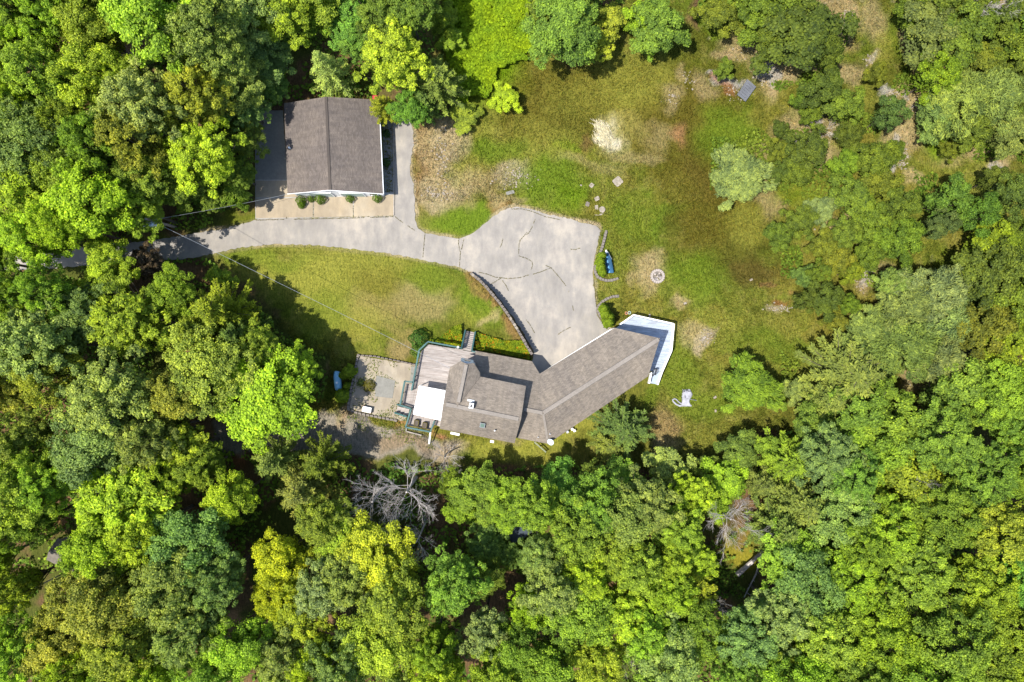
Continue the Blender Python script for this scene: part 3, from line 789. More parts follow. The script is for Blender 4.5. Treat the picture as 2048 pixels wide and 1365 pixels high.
# ------------------------------------------------------------------ main house
h0 = P(1040, 790, 0)
house = thing('house', 'sprawling white house with grey brown shingled roofs, one long wing and a pointed gable', 'house', h0)
A_L0, A_R0, A_RR, A_RL = (879.5, 858, 4.2), (1029, 887, 4.2), (1042, 839.5, 7.2), (886.5, 808, 7.2)
A_UR, A_UL = (1052, 772.3, 6.15), (898.5, 741, 6.15)
E_L, E_J, E_B, E_BL = (955, 802, 5.6), (1086, 826.6, 5.6), (1096, 888, 4.0), (1022, 874, 4.0)
C_L, C_R, C_V = (950.5, 702, 3.2), (1064, 723, 3.2), (1079.5, 748, 3.73)
D_A, D_T, D_B = (1320, 677, 5.6), (1229, 656, 3.7), (1296.5, 753, 4.0)
S_ = M['shingle']
roof_panel([C_L, C_V, C_R][0:1] + [E_L, E_J, C_V, C_R], house, S_, (C_L, C_R))
roof_panel([E_L, E_BL, E_B, E_J], house, S_, (E_BL, E_B))
roof_panel([E_J, D_A, D_T, C_V], house, S_, (C_V, D_T))
roof_panel([E_J, E_B, D_B, D_A], house, S_, (E_B, D_B))
roof_panel([A_L0, A_R0, A_RR, A_RL], house, S_, (A_L0, A_R0))
roof_panel([A_RL, A_RR, A_UR, A_UL], house, S_, (A_UL, A_UR))
T0, T1 = (914.5, 814, 7.3), (933, 728, 7.3)
T_L0, T_L, T_FL, T_FR, T_R, T_R0 = (897.5, 752, 6.25), (900, 735, 6.25), (921, 722.5, 6.75), (948, 726.5, 6.75), (960, 746, 6.25), (960.5, 754, 6.25)
roof_panel([T0, T1, T_FL, T_L, T_L0], house, S_, (T0, T1))
roof_panel([T0, T_R0, T_R, T_FR, T1], house, S_, (T0, T1))
ridge((892, 809, 7.2), (1037, 838.5, 7.2), house)
ridge((1048, 819, 5.6), (1085, 826.4, 5.6), house)
ridge((1087, 826, 5.6), (1317, 679, 5.6), house, .46)
ridge((917, 805, 7.3), (932.5, 730, 7.3), house, .38)
ridge((1086.5, 828, 5.6), (1096, 886, 4.03), house, .28, h=.03)
dk = M['trimdark']
# dark slots of the ridge vents
for a, b, w in (((892, 809, 7.2), (1037, 838.5, 7.2), .46), ((1087, 826, 5.6), (1317, 679, 5.6), .52), ((1048, 819, 5.6), (1085, 826.4, 5.6), .46), ((917, 805, 7.3), (932.5, 730, 7.3), .43)):
    ridge(a, b, house, w, dk, .02, 'ridge_vent')
def w3(px, py, z): q = P(px, py, z); return (q.x, q.y, z)
wA = [w3(883, 854, 4.1), w3(1026, 882, 4.1), w3(1038.5, 839, 7.0), w3(1048, 775, 5.95), w3(899.5, 745, 5.95), w3(890, 808, 7.0)]
walls(wA, house)
wC = [w3(953.5, 706, 3.05), w3(955, 800, 5.2), w3(1080, 820, 5.2), w3(1077, 752, 3.6), w3(1062, 726, 3.05)]
walls(wC[::-1], house)
wD = [w3(1030, 872, 3.85), w3(1094, 883, 3.85), w3(1282, 757, 3.85), w3(1288, 700, 5.3), w3(1212, 672, 3.55), w3(1083, 752, 3.6), w3(1080, 825, 5.3), w3(1030, 818, 5.3)]
walls(wD, house)
wT = [w3(902, 750, 6.05), w3(904, 736, 6.1), w3(922, 724, 6.55), w3(933.3, 727, 7.1), w3(945.5, 727.5, 6.55), w3(957, 746, 6.1), w3(957, 756, 6.05), w3(920, 800, 7.0)]
walls(wT[::-1], house)
# steep glazed front of the pointed gable
bay = MB(h0)
g1, g2, g3, g4 = P(921.5, 722.5, 6.5), P(947.5, 727, 6.5), P(946.5, 720.5, 4.0), P(922.5, 716, 4.0)
bay.add([g1, g2, g3, g4, g1 - Vector((0, .1, .1)), g2 - Vector((0, .1, .1)), g3 - Vector((0, .1, .1)), g4 - Vector((0, .1, .1))], [(0, 1, 2, 3), (7, 6, 5, 4), (0, 4, 5, 1), (1, 5, 6, 2), (2, 6, 7, 3), (3, 7, 4, 0)])
by_ = bay.build('bay_front', M['siding'], house)
pb = MB(h0); cc = [g1.lerp(g2, .3).lerp(g4.lerp(g3, .3), .3), g1.lerp(g2, .75).lerp(g4.lerp(g3, .75), .3), g1.lerp(g2, .75).lerp(g4.lerp(g3, .75), .8), g1.lerp(g2, .3).lerp(g4.lerp(g3, .3), .8)]
pb.add([c_ + Vector((0, .02, .03)) for c_ in cc], [(0, 1, 2, 3)]); pb.build('pane', M['glass'], by_)
# openings
wall_piece(house, wD[5], wD[4], .20, 2.6, .05, 2.3, 'garage'); wall_piece(house, wD[5], wD[4], .50, 2.6, .05, 2.3, 'garage'); wall_piece(house, wD[5], wD[4], .84, 1.2, 1.2, 2.3)
for t in (.2, .45, .7): wall_piece(house, wD[2], wD[1], t, 1.2, 1.8, 3.1)
for t in (.15, .5, .8): wall_piece(house, wA[1], wA[0], t, 1.2, 1.6, 3.0)
wall_piece(house, wA[0], wA[5], .5, 1.8, 1.85, 3.9, 'door')
wall_piece(house, wT[1], wT[2], .5, .9, 3.6, 5.6); wall_piece(house, wT[2], wT[4], .5, 1.0, 3.6, 6.1); wall_piece(house, wT[4], wT[5], .5, .9, 3.6, 5.6)
wall_piece(house, wC[0], wC[4], .3, 1.1, 1.2, 2.4); wall_piece(house, wC[0], wC[4], .7, 1.1, 1.2, 2.4)
wall_piece(house, wD[3], wD[4], .4, 1.8, .85, 2.8, 'door'); wall_piece(house, wD[2], wD[3], .5, 1.6, 1.5, 3.4)
mbg = MB(h0); mbg.beam(P(1082, 748.3, 3.62), P(1228, 657.3, 3.62), .14, .13); mbg.build('gutter', M['white'], house)
mbg = MB(h0); mbg.beam(P(1098, 741, 2.6), P(1225, 661, 2.6), .5, .06); mbg.build('door_hood', M['white'], house)
for (x, y, w, an) in ((910, 868, 1.1, -12), (984, 883.5, .45, -12)):
    q = P(x, y, 1.6); MB(h0).box((q.x, q.y, 1.6), (w, .28, .1), math.radians(an)).build('window_hood', M['white'], house)
# chimney, skylight, vents, dish
q = P(943.3, 811, 7.0)
ch = MB(h0).box((q.x, q.y, 7.2), (.5, .62, 1.1), math.radians(-10)).build('chimney', M['white'], house)
MB(h0).box((q.x, q.y, 7.76), (.24, .36, .05), math.radians(-10)).build('flue', M['trimdark'], ch)
q = P(942, 801.5, 6.9); MB(h0).box((q.x, q.y, 6.95), (.8, .22, .16), math.radians(-10)).build('chimney_flashing', M['metal'], house)
q = P(965, 851, 5.6)
def on_slope(px, py, w, h, z, dz, name, m, par, lift=.05, rz=-11, tilt=0.72):
    q = P(px, py, z); c, s = math.cos(math.radians(rz)), math.sin(math.radians(rz))
    pts = []; zs = []
    for x, y in ((-w/2, -h/2), (w/2, -h/2), (w/2, h/2), (-w/2, h/2)):
        pts.append((q.x + x * c - y * s, q.y + x * s + y * c)); zs.append(z + lift + y * tilt)
    return MB(h0).prism(pts, [k - dz for k in zs], zs).build(name, m, par)
sk = on_slope(965, 851, .62, .62, 5.85, .25, 'skylight', M['metal'], house, .2, tilt=.9)
on_slope(965, 851, .44, .44, 5.85, .02, 'pane', plain('green_glass', (.10, .15, .13, 1), .2, .1), sk, .225, tilt=.9)
for (x, y, z, r0, h_) in ((989.5, 861, 5.6, .09, .35), (1099.5, 868, 4.45, .07, .3), (1076, 874.5, 4.3, .06, .25), (917, 849, 5, .03, .1)):
    q = P(x, y, z); MB(h0).tube([(q.x, q.y, z - .3), (q.x, q.y, z + h_)], r0, 8).build('vent_pipe', M['metal'], house)
q = P(1102, 884, 4.5)
dish = thing('satellite_dish', 'pale blue satellite dish at the lower corner of the house roof', 'dish', q)
mb = MB(); n_ = 16; cdir = Vector((-.55, -.35, .75)).normalized(); u = cdir.cross(Vector((0, 0, 1))).normalized(); v = cdir.cross(u)
vs = [Vector((0, 0, 0))] ; fs = []
for rr_, dd_ in ((.2, .03), (.4, .10)):
    for k in range(n_):
        a = 2 * math.pi * k / n_; vs.append(u * (rr_ * math.cos(a)) + v * (rr_ * 1.15 * math.sin(a)) + cdir * dd_)
for k in range(n_):
    fs.append((0, 1 + k, 1 + (k + 1) % n_)); fs.append((1 + k, 1 + n_ + k, 1 + n_ + (k + 1) % n_, 1 + (k + 1) % n_))
mb.add(vs, fs); mb.add([p - cdir * .03 for p in vs], [f[::-1] for f in fs]); mb.build('reflector', plain('pale_blue_metal', (.5, .6, .68, 1), .4, .05), dish)
MB().tube([u * .0 + cdir * .02, cdir * .55 + v * .1], .025, 6).build('feed_arm', M['metal'], dish)
MB().tube([(0, 0, -.05), (-.25, .2, -.1), (-.3, .25, -.35)], .04, 6).build('mast', M['metal'], dish)
for (x, y, lb, mm) in ((1144.5, 859, 'white utility box by the lower wall of the long wing, left one of two', 'white'), (1149, 862, 'white utility box by the lower wall of the long wing, right one of two', 'white'), (1135, 864.5, 'small pale blue vent box left of the two white utility boxes', 'metal')):
    q = P(x, y, .5); r_ = thing('utility_box', lb, 'box', (q.x, q.y, 0), .5)
    MB().box((0, 0, .25), (.26, .22, .5)).build('body', M[mm], r_); MB().box((0, 0, .52), (.3, .26, .04)).build('lid', M[mm], r_)

# ------------------------------------------------------------------ decks
def boards_fill(poly, ang, width, z, parent, m, name='deck_boards', gap=0.012, th=.05, slope=None):
    o = parent.location; ca, sa = math.cos(-ang), math.sin(-ang)
    R = [(x * ca - y * sa, x * sa + y * ca) for x, y in poly]
    y0 = min(p[1] for p in R); y1 = max(p[1] for p in R)
    mb = MB(o); tones = []; y = y0 + width / 2; r = random.Random(3)
    cb, sb = math.cos(ang), math.sin(ang)
    while y < y1:
        xs = []
        for i in range(len(R)):
            (xa, ya), (xb, yb) = R[i], R[(i + 1) % len(R)]
            if (ya > y) != (yb > y): xs.append(xa + (xb - xa) * (y - ya) / (yb - ya))
        xs.sort()
        for k in range(0, len(xs) - 1, 2):
            a, b = xs[k], xs[k + 1]
            cuts = [a]; t = a + r.uniform(1.2, 4)
            while t < b - .6: cuts.append(t); t += r.uniform(2.4, 4)
            cuts.append(b)
            for c0, c1 in zip(cuts, cuts[1:]):
                q = [(c0 + .004, y - width / 2 + gap / 2), (c1 - .004, y - width / 2 + gap / 2), (c1 - .004, y + width / 2 - gap / 2), (c0 + .004, y + width / 2 - gap / 2)]
                w = [(px * cb - py * sb, px * sb + py * cb) for px, py in q]
                zz = [z + (slope(px, py) if slope else 0) for px, py in w]
                mb.prism(w, [k_ - th for k_ in zz], zz); tones += [r.random()] * 8
        y += width
    ob = mb.build(name, m, parent, kind='stuff')
    at = ob.data.attributes.new('tone', 'FLOAT', 'POINT'); at.data.foreach_set('value', np.array(tones, dtype=np.float32))
    return ob
def railing(parent, pts, z, m, h=0.95, spacing=1.6, cap=.17, bal=.13, balw=.045, zs=None):
    """pts: photo pixels of the handrail's line; z: floor height, zs: per-point floor heights"""
    o = parent.location
    zs = zs or [z] * len(pts)
    q = [P(a, b, zz + h) for (a, b), zz in zip(pts, zs)]
    bm = MB(o)
    for i in range(len(q) - 1):
        a, b = q[i], q[i + 1]; d = b - a; L = d.length; n = max(1, round(L / spacing))
        MB(o).beam(a, b, cap, .05).build('handrail', m, parent)
        for k in range(n + (1 if i == len(q) - 2 else 0)):
            p = a.lerp(b, k / n)
            MB(o).box((p.x, p.y, p.z - h / 2 - .02), (.1, .1, h), 0).build('post', m, parent)
        bm.beam(a - Vector((0, 0, h - .12)), b - Vector((0, 0, h - .12)), .05, .06)
        nb = int(L / bal)
        for k in range(1, nb):
            p = a.lerp(b, k / nb); bm.box((p.x, p.y, p.z - h / 2), (balw, balw, h - .1), 0)
    bm.build('balusters', m, parent, kind='stuff')
DZ = 1.8
d0 = P(870, 760, 0)
deck = thing('wooden_deck', 'weathered wooden deck with teal railings on the left end of the house', 'deck', d0)
up = [(p.x, p.y) for p in (P(a, b, DZ) for a, b in [(856,689),(922,700),(951,706),(955,714),(955,750),(904,760),(896,785),(827,772),(829,762),(842,704)])]
lo = [(p.x, p.y) for p in (P(a, b, DZ) for a, b in [(827,772.4),(896,785.4),(884,855),(869,850),(862,860),(815,851.5),(824,818),(804,809),(812,768),(826,769)])]
boards_fill(up, math.radians(-10), .14, DZ, deck, M['boards'])
boards_fill(lo, math.radians(79), .14, DZ, deck, M['boards'])
rim = MB(d0); rim.prism(up, DZ - .35, DZ - .06); rim.prism(lo, DZ - .35, DZ - .062); rim.build('deck_frame', M['greywood'], deck)
for a, b in ((858, 692), (890, 697), (845, 720), (835, 760), (815, 800), (820, 845), (858, 855)):
    q = P(a, b, 0); MB(d0).box((q.x, q.y, .75), (.14, .14, 1.5)).build('support_post', M['greywood'], deck)
railing(deck, [(921, 696), (856, 684), (838, 701), (823, 781)], DZ, M['teal'])
railing(deck, [(826, 765), (809, 763), (800, 811), (822, 818), (811, 855), (860.5, 864.5), (868.5, 843)], DZ, M['teal'])
# garden stair of ten treads
n = 10
for k in range(n):
    t = (k + .5) / n; zz = DZ * (1 - t) + .02
    a = P(925 + (932.5 - 925) * t, 699 + (662.5 - 699) * t, zz); b = P(942 + (949 - 942) * t, 703 + (665.5 - 703) * t, zz)
    mb = MB(d0); mb.beam(a, b, .27, .05); o = mb.build('tread', M['boards'], deck)
    at = o.data.attributes.new('tone', 'FLOAT', 'POINT'); at.data.foreach_set('value', np.full(len(o.data.vertices), rr.random(), dtype=np.float32))
for a, b in (((924, 699.5), (931.5, 662)), ((943, 703.5), (950, 666))):
    mb = MB(d0); mb.beam(P(a[0], a[1], DZ - .12), P(b[0], b[1], -.02), .06, .26); mb.build('stringer', M['greywood'], deck)
railing(deck, [(922.5, 698), (930.5, 660.5)], 0, M['teal'], zs=[DZ, .05], spacing=1.2)
railing(deck, [(943.5, 703), (950.5, 664)], 0, M['teal'], zs=[DZ, .05], spacing=1.2)
railing(deck, [(943.5, 703), (951, 704.5)], DZ, M['teal'])
# short side stair to the patio
for k in range(3):
    zz = DZ - .35 - .45 * k
    a = P(815 - 8 * k, 818 - 2 * k, zz); b = P(812 - 8 * k, 832 - 2 * k, zz)
    mb = MB(d0); mb.beam(a, b, .5, .05); o = mb.build('tread', M['boards'], deck)
    at = o.data.attributes.new('tone', 'FLOAT', 'POINT'); at.data.foreach_set('value', np.full(len(o.data.vertices), rr.random(), dtype=np.float32))
railing(deck, [(813, 834), (789, 826)], 0, M['teal'], zs=[DZ - .2, .3], spacing=1.2)
railing(deck, [(802, 812), (794, 809.5)], 0, M['teal'], zs=[DZ - .2, .6], spacing=1.2)
mb = MB(d0); mb.beam(P(812, 863, .3), P(843, 871, .3), .14, .12); mb.beam(P(812, 863, .3), P(813, 857, .3), .14, .12); mb.build('lower_sill', M['greywood'], deck)
railing(deck, [(860.5, 864.5), (858, 888)], 0, M['white'], zs=[.9, .0], spacing=1.4, bal=.6)
# things standing on the deck
for (x, y, lb) in ((832.5, 847, 'mossy wooden planter box on the lower deck, the left one of two'), (849, 852, 'mossy wooden planter box on the lower deck, nearer the house')):
    q = P(x, y, DZ + .6); r_ = thing('planter_box', lb, 'planter', (q.x, q.y, DZ), math.radians(-8), 'planter boxes on the lower deck')
    mossy = plain('mossy_wood', alb(140, 128, 62), .9, .35, 9)
    for i in range(4):
        a = i * math.pi / 2; ww, dd = (.52, .36) if i % 2 == 0 else (.70, .26)
        MB().box((math.cos(a - math.pi / 2) * dd * (0 if i % 2 == 0 else 1), math.sin(a - math.pi / 2) * dd * (1 if i % 2 == 0 else 0), .3), (.52, .05, .6) if i % 2 == 0 else (.05, .66, .6)).build('side_board', mossy, r_)
    MB().box((0, 0, .27), (.44, .62, .54)).build('soil', M['bark'], r_)
    pl_v = []
q0 = P(858, 806, 4.2)
can = thing('canopy', 'flat bright white canvas canopy over the left deck against the house', 'canopy', (q0.x, q0.y, DZ))
cp = [P(838.4, 772.4, 4.05), P(890.5, 782, 4.3), P(881, 841, 4.3), P(826.7, 828.6, 4.05)]
cl_m = MB(can.location); cl_m.prism([(p.x, p.y) for p in cp], [p.z - .05 for p in cp], [p.z for p in cp]); cl_m.build('cover', M['canopy'], can)
fm = MB(can.location)
for i in range(4): fm.beam(cp[i] - Vector((0, 0, .12)), cp[(i + 1) % 4] - Vector((0, 0, .12)), .08, .1)
fm.build('frame', M['white'], can)
for p in (cp[0], cp[3]):
    MB(can.location).box((p.x + .08, p.y, (p.z + DZ) / 2 - .07), (.09, .09, p.z - DZ - .16)).build('pole', M['white'], can)
q = P(917, 694.5, DZ + .5); r_ = thing('globe_lamp', 'small white globe lamp on the deck rail beside the garden stair', 'lamp', (q.x, q.y, DZ + .95 - .5))
me = MB(); me.tube([(0, 0, .5), (0, 0, .56), (0, 0, .66), (0, 0, .74), (0, 0, .78)], [.06, .13, .16, .12, .03], 10); me.build('globe', M['white'], r_, smooth=True)

# white deck on the right end
e0 = P(1320, 690, 0); EZ = .8
wd = thing('white_deck', 'white painted deck with baluster railing and ramp at the right end of the house', 'deck', e0)
poly = [(P(a, b, EZ).x, P(a, b, EZ).y) for a, b in [(1240,651),(1268,633),(1346,650),(1341,700),(1322,744),(1303,743),(1286,735),(1270,700),(1205,676)]]
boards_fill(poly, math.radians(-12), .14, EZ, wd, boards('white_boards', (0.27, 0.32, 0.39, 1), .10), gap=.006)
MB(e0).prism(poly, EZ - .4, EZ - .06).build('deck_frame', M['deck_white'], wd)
rp = [(P(a, b, .4).x, P(a, b, .4).y) for a, b in [(1303,743.5),(1322,744.5),(1314,769),(1299,767)]]
rz_ = [EZ - .01, EZ - .01, .08, .08]
MB(e0).prism(rp, [z - .08 for z in rz_], rz_).build('ramp', M['deck_white'], wd)
railing(wd, [(1241, 648.5), (1267, 630.5), (1348, 648.5), (1343, 702), (1324, 745), (1315.5, 769.5)], EZ, M['white'], zs=[EZ] * 5 + [.1], bal=.14, balw=.05, spacing=1.8)
railing(wd, [(1303, 746), (1298.5, 767)], EZ, M['white'], zs=[EZ, .1], bal=.14, balw=.05)
railing(wd, [(1307, 752), (1312, 739), (1315, 740), (1312, 750)], EZ, M['trimdark'], h=.9, cap=.06, bal=3, spacing=3)
for (x, y, lb, mm) in ((1252.5, 627, 'orange flower pot by the upper left corner of the white deck', (0.5, .2, .09, 1)), (1258.5, 626, 'pale green flower pot by the upper left corner of the white deck', (.35, .5, .42, 1))):
    q = P(x, y, .2); r_ = thing('flower_pot', lb, 'pot', (q.x, q.y, 0))
    m_ = plain('pot_glaze', mm, .6, .1)
    MB().tube([(0, 0, 0), (0, 0, .3)], [.13, .2], 12).build('pot', m_, r_); MB().tube([(0, 0, .3), (0, 0, .31)], .15, 10).build('soil', M['bark'], r_)

# ------------------------------------------------------------------ objects on the grounds
# closed umbrella leaning over the hedge
q = P(1217, 522, .6)
um = thing('patio_umbrella', 'closed blue patio umbrella with white tip lying against the hedge', 'umbrella', (q.x, q.y, 0))
blue = plain('blue_canvas', (.015, .07, .14, 1), .7, .25, 3, stretch=(5, 1, 1)); lb_ = plain('light_blue_canvas', (.05, .18, .32, 1), .6, .15, 3)
tip = P(1212, 500, 1.0) - Vector((q.x, q.y, 0)); end = P(1220, 546, .5) - Vector((q.x, q.y, 0))
for i in range(6):
    mb = MB(); off = Vector(((i - 2.5) * .13, 0, .10 * math.cos((i - 2.5) * .6)))
    pts = [tip.lerp(end, t) + off * min(1, t * 3) for t in (.12, .3, .55, .8, 1.0)]
    mb.tube(pts, [.05, .12, .15, .16, .10 + .03 * (i % 3)], 7); mb.build('canopy_fold', lb_ if i == 2 else blue, um)
MB().tube([tip, tip.lerp(end, .14)], [.05, .2], 8).build('tip', M['white'], um)
MB().tube([tip.lerp(end, .1) + Vector((.15, 0, .25)), tip.lerp(end, .42) + Vector((.5, 0, .15))], .025, 6).build('rib', M['metal'], um)

# white crumpled tarp with a looped strip
q = P(1372, 796, 0)
tp = thing('tarp', 'crumpled white tarp with a looped strip lying on the right lawn', 'tarp', q)
nxs, nys = 16, 24; V = []; Fq = []
for j in range(nys + 1):
    for i in range(nxs + 1):
        u = i / nxs - .5; v = j / nys - .5
        x = u * 1.15 * (1 + .16 * math.sin(v * 9)) + .10 * math.sin(v * 7) + .05; y = v * 2.15
        e = min(1, (0.5 - max(abs(u), abs(v))) * 8)
        z = .04 + e * (.12 + .16 * float(fbm(np.array([x + 9]), np.array([y]), .5, 66, 3)[0]))
        V.append((x, y, z))
for j in range(nys):
    for i in range(nxs):
        a = j * (nxs + 1) + i; Fq.append((a, a + 1, a + nxs + 2, a + nxs + 1))
tm = plain('white_tarp', (.27, .27, .30, 1), .7, .22, 3)
link('sheet', npmesh('sheet', V, Fq, tm), tp)
lp = [(-.35, -.95), (-.8, -1.0), (-1.25, -.8), (-1.62, -.45), (-1.7, -.25), (-1.45, -.1), (-1.2, -.22), (-.95, -.5), (-.6, -.75)]
mb = MB(); mb.tube([(x, y, .1) for x, y in lp], [.1, .13, .12, .11, .1, .09, .07, .08, .1], 7); mb.build('looped_strip', tm, tp)
mb = MB()
for (a, b) in (((-.2, .8), (-.45, 1.02)), ((0, .85), (-.1, 1.1)), ((.15, .85), (.1, 1.12)), ((.2, .8), (.6, .85)), ((-.2, .75), (-.5, .8)), ((-.2, .3), (-.12, -.1))):
    mb.beam((a[0], a[1], .3), (b[0], b[1], .22), .06, .03)
mb.build('dark_tie', M['trimdark'], tp)
MB().tube([(0, -.1, .3), (1.3, -.32, .12)], .03, 6).build('pole', M['metal'], tp)

# grey slatted panel in the scrub
c4 = [P(1495, 159, .3), P(1512, 173.5, .3), P(1490.5, 203.5, .3), P(1474.5, 190, .3)]
q = (c4[0] + c4[2]) / 2; bp_ = thing('slatted_panel', 'grey slatted wooden panel lying in the bleached scrub at upper right', 'panel', (q.x, q.y, 0))
for i in range(14):
    a = c4[0].lerp(c4[3], (i + .5) / 14); b = c4[1].lerp(c4[2], (i + .5) / 14)
    mb = MB((q.x, q.y, 0)); mb.beam(a + Vector((0, 0, .03 * (i % 2))), b + Vector((0, 0, .03 * (i % 2))), .135, .05); mb.build('slat', plain('blue_grey_wood', alb(140, 144, 152), .8, .15) if i == 0 else bpy.data.materials['blue_grey_wood'], bp_)
for t in (.15, .85):
    mb = MB((q.x, q.y, 0)); mb.beam(c4[0].lerp(c4[1], t) - Vector((0, 0, .08)), c4[3].lerp(c4[2], t) - Vector((0, 0, .08)), .1, .1); mb.build('batten', M['greywood'], bp_)
mb = MB((q.x, q.y, 0)); mb.beam(c4[1], c4[2], .06, .06); mb.beam(c4[0], c4[3], .06, .06); mb.build('edge_rail', bpy.data.materials['blue_grey_wood'], bp_)

# chest and blue tank by the patio
q = P(734, 819.5, .5); r_ = thing('storage_chest', 'white storage chest with rust red corners on the gravel patio', 'chest', (q.x, q.y, .05), math.radians(-12))
MB().prism([(-.5, -.3), (.5, -.3), (.5, .3), (-.5, .3)], 0, .5).build('body', M['white'], r_)
MB().prism([(-.56, -.33), (.56, -.33), (.53, .33), (-.53, .33)], .5, .62).build('lid', M['canopy'], r_)
for x in (-.5, .5): MB().box((x, -.33 if x > 0 else .33, .3), (.14, .1, .6)).build('corner_bracket', plain('rust_red', (.35, .12, .07, 1), .8, .2), r_)
q = P(675, 764, .6); r_ = thing('water_tank', 'light blue plastic tank lying among the shrubs left of the gravel patio', 'tank', (q.x, q.y, .5), math.radians(6))
mb = MB(); mb.tube([(-.02, -1.1, 0), (0, -1.0, 0), (0, -.4, 0), (0, .6, 0), (.05, 1.2, 0), (.08, 1.3, 0)], [.25, .42, .46, .46, .38, .2], 14); mb.build('tank_body', plain('light_blue_plastic', (.20, .42, .58, 1), .35, .08), r_, smooth=True)
MB().tube([(0, -.1, .4), (0, -.1, .5)], .14, 10).build('filler_cap', M['white'], r_)
for y in (-.6, .7): MB().box((0, y, -.4), (.8, .15, .25)).build('cradle', M['greywood'], r_)

# low pale green rail below the house corner
q = P(1080, 895, 0); r_ = thing('garden_rail', 'pale green low railing slanting below the lower corner of the house', 'railing', q)
a, b = P(1069, 885, .9) - q, P(1092, 905, .9) - q
MB().beam(a, b, .13, .07).build('handrail', plain('pale_green_paint', alb(180, 190, 160), .7, .1), r_)
for t in (0.02, .5, .98):
    p_ = a.lerp(b, t); MB().box((p_.x, p_.y, .44), (.09, .09, .88)).build('post', M['greywood'], r_)
MB().beam(a + Vector((0, 0, -.6)), b + Vector((0, 0, -.6)), .05, .08).build('lower_rail', M['greywood'], r_)

# utility pole, transformer and wires
base, top = P(352, 455, 0), P(291, 438, 10)
pole = thing('utility_pole', 'weathered wooden utility pole by the lane at the wood edge', 'utility pole', base)
MB().tube([(0, 0, 0), (top - base) * .5, top - base], [.17, .145, .115], 9).build('mast', M['greywood'], pole)
d = (top - base)
arm_c = d * .9
MB().beam(arm_c + Vector((-.5, -.9, 0)), arm_c + Vector((.4, .9, 0)), .1, .12).build('cross_arm', M['greywood'], pole)
tc_ = d * .82 + Vector((.15, -.5, 0))
tr_ = MB().tube([tc_ + Vector((0, 0, -.6)), tc_ + Vector((0, 0, .5)), tc_ + Vector((0, 0, .58))], [.3, .3, .2], 12).build('transformer', plain('pale_blue_enamel', (.42, .52, .64, 1), .4, .05), pole)
MB().tube([tc_ + Vector((.1, 0, .55)), tc_ + Vector((.1, 0, .8))], .05, 6).build('bushing', M['trimdark'], tr_)
MB().beam(tc_ + Vector((0, .45, .2)), tc_ + Vector((0, .1, .2)), .06).build('bracket', M['metal'], pole)
for s_ in (-1, 1):
    p_ = arm_c + Vector((-.45 * s_, -.8 * s_, .06)); MB().tube([p_, p_ + Vector((0, 0, .18))], .05, 6).build('insulator', M['white'], pole)
def wire(label, a, b, sag, rad=.017, m=None):
    pts = []
    for i in range(15):
        t = i / 14; p = Vector(a).lerp(Vector(b), t); p.z -= sag * 4 * t * (1 - t); pts.append(p)
    return tag(MB().tube(pts, rad, 5).build('power_line', m or M['metal']), label, 'wire')
gq = P(590, 404, 3.2)
wire('power line from the utility pole to the front of the detached garage', base + d * .86, (fa[0] + .5, fa[1] - .05, 2.6), .5)
wire('power line from the utility pole across the lawn to the house', base + d * .88, w3(903, 738, 5.9), 1.0)
wire('power line from the utility pole into the trees on the left', base + arm_c, P(-60, 300, 10), .6)

# sheds half lost under the trees
def shed(label, px, py, w, l, rot, h, rc):
    q = P(px, py, h); r_ = thing('garden_shed', label, 'shed', (q.x, q.y, 0), math.radians(rot))
    MB().prism([(-w/2, -l/2), (w/2, -l/2), (w/2, l/2), (-w/2, l/2)], 0, h - .3).build('wall', M['greywood'], r_)
    rm = plain('shed_roofing', rc, .9, .2, 3)
    for s_ in (-1, 1):
        pts = [(0, -l/2 - .2), (s_ * (w/2 + .2), -l/2 - .2), (s_ * (w/2 + .2), l/2 + .2), (0, l/2 + .2)]
        MB().prism(pts, [h + .25, h - .32, h - .32, h + .25], [h + .35, h - .22, h - .22, h + .35]).build('roof_slope', rm, r_)
    MB().box((0, -l/2 - .02, 1.0), (.9, .06, 1.9)).build('door', M['boards'], r_)
shed('small grey roofed shed half hidden under trees near the left edge', 128, 1113, 2.6, 3.2, 62, 2.6, alb(150, 140, 126))
shed('dark blue grey shed roof deep in the shaded gap below the house', 1033, 1056, 2.6, 2.6, 35, 2.5, alb(110, 124, 140))
# ------------------------------------------------------------------ vegetation prototypes
def cards(C, Nn, size, aspect=1.0, ref=None, droop=0.0, rng=RNG):
    """one folded leaf clump (two triangles) per centre C with normal Nn; ref = direction of the long side"""
    n = len(C)
    Nn = Nn / (np.linalg.norm(Nn, axis=1, keepdims=True) + 1e-9)
    if ref is None:
        ref = rng.normal(size=(n, 3))
    U = ref - (ref * Nn).sum(1, keepdims=True) * Nn
    U /= (np.linalg.norm(U, axis=1, keepdims=True) + 1e-9)
    Vv = np.cross(Nn, U)
    s = size if np.ndim(size) else np.full(n, size)
    s = (s * rng.uniform(.7, 1.3, n))[:, None]
    a = U * s * aspect; b = Vv * s
    fold = Nn * s * rng.uniform(-.35, .25, (n, 1))
    p0 = C - a * .5; p1 = C - b * .5 + fold; p2 = C + a * .5 - Nn * s * droop; p3 = C + b * .5 + fold
    V = np.stack([p0, p1, p2, p3], 1).reshape(-1, 3)
    i = np.arange(n)[:, None] * 4
    F = np.concatenate([i + np.array([[0, 1, 2]]), i + np.array([[0, 2, 3]])], 0)
    return V, F

def crown_mesh(name, pts, nrm, size, tone, m, aspect=1.0, ref=None, droop=0.0):
    V, F = cards(pts, nrm, size, aspect, ref, droop)
    return npmesh(name, V, F, m, attrs={'tone': np.repeat(tone, 4)})

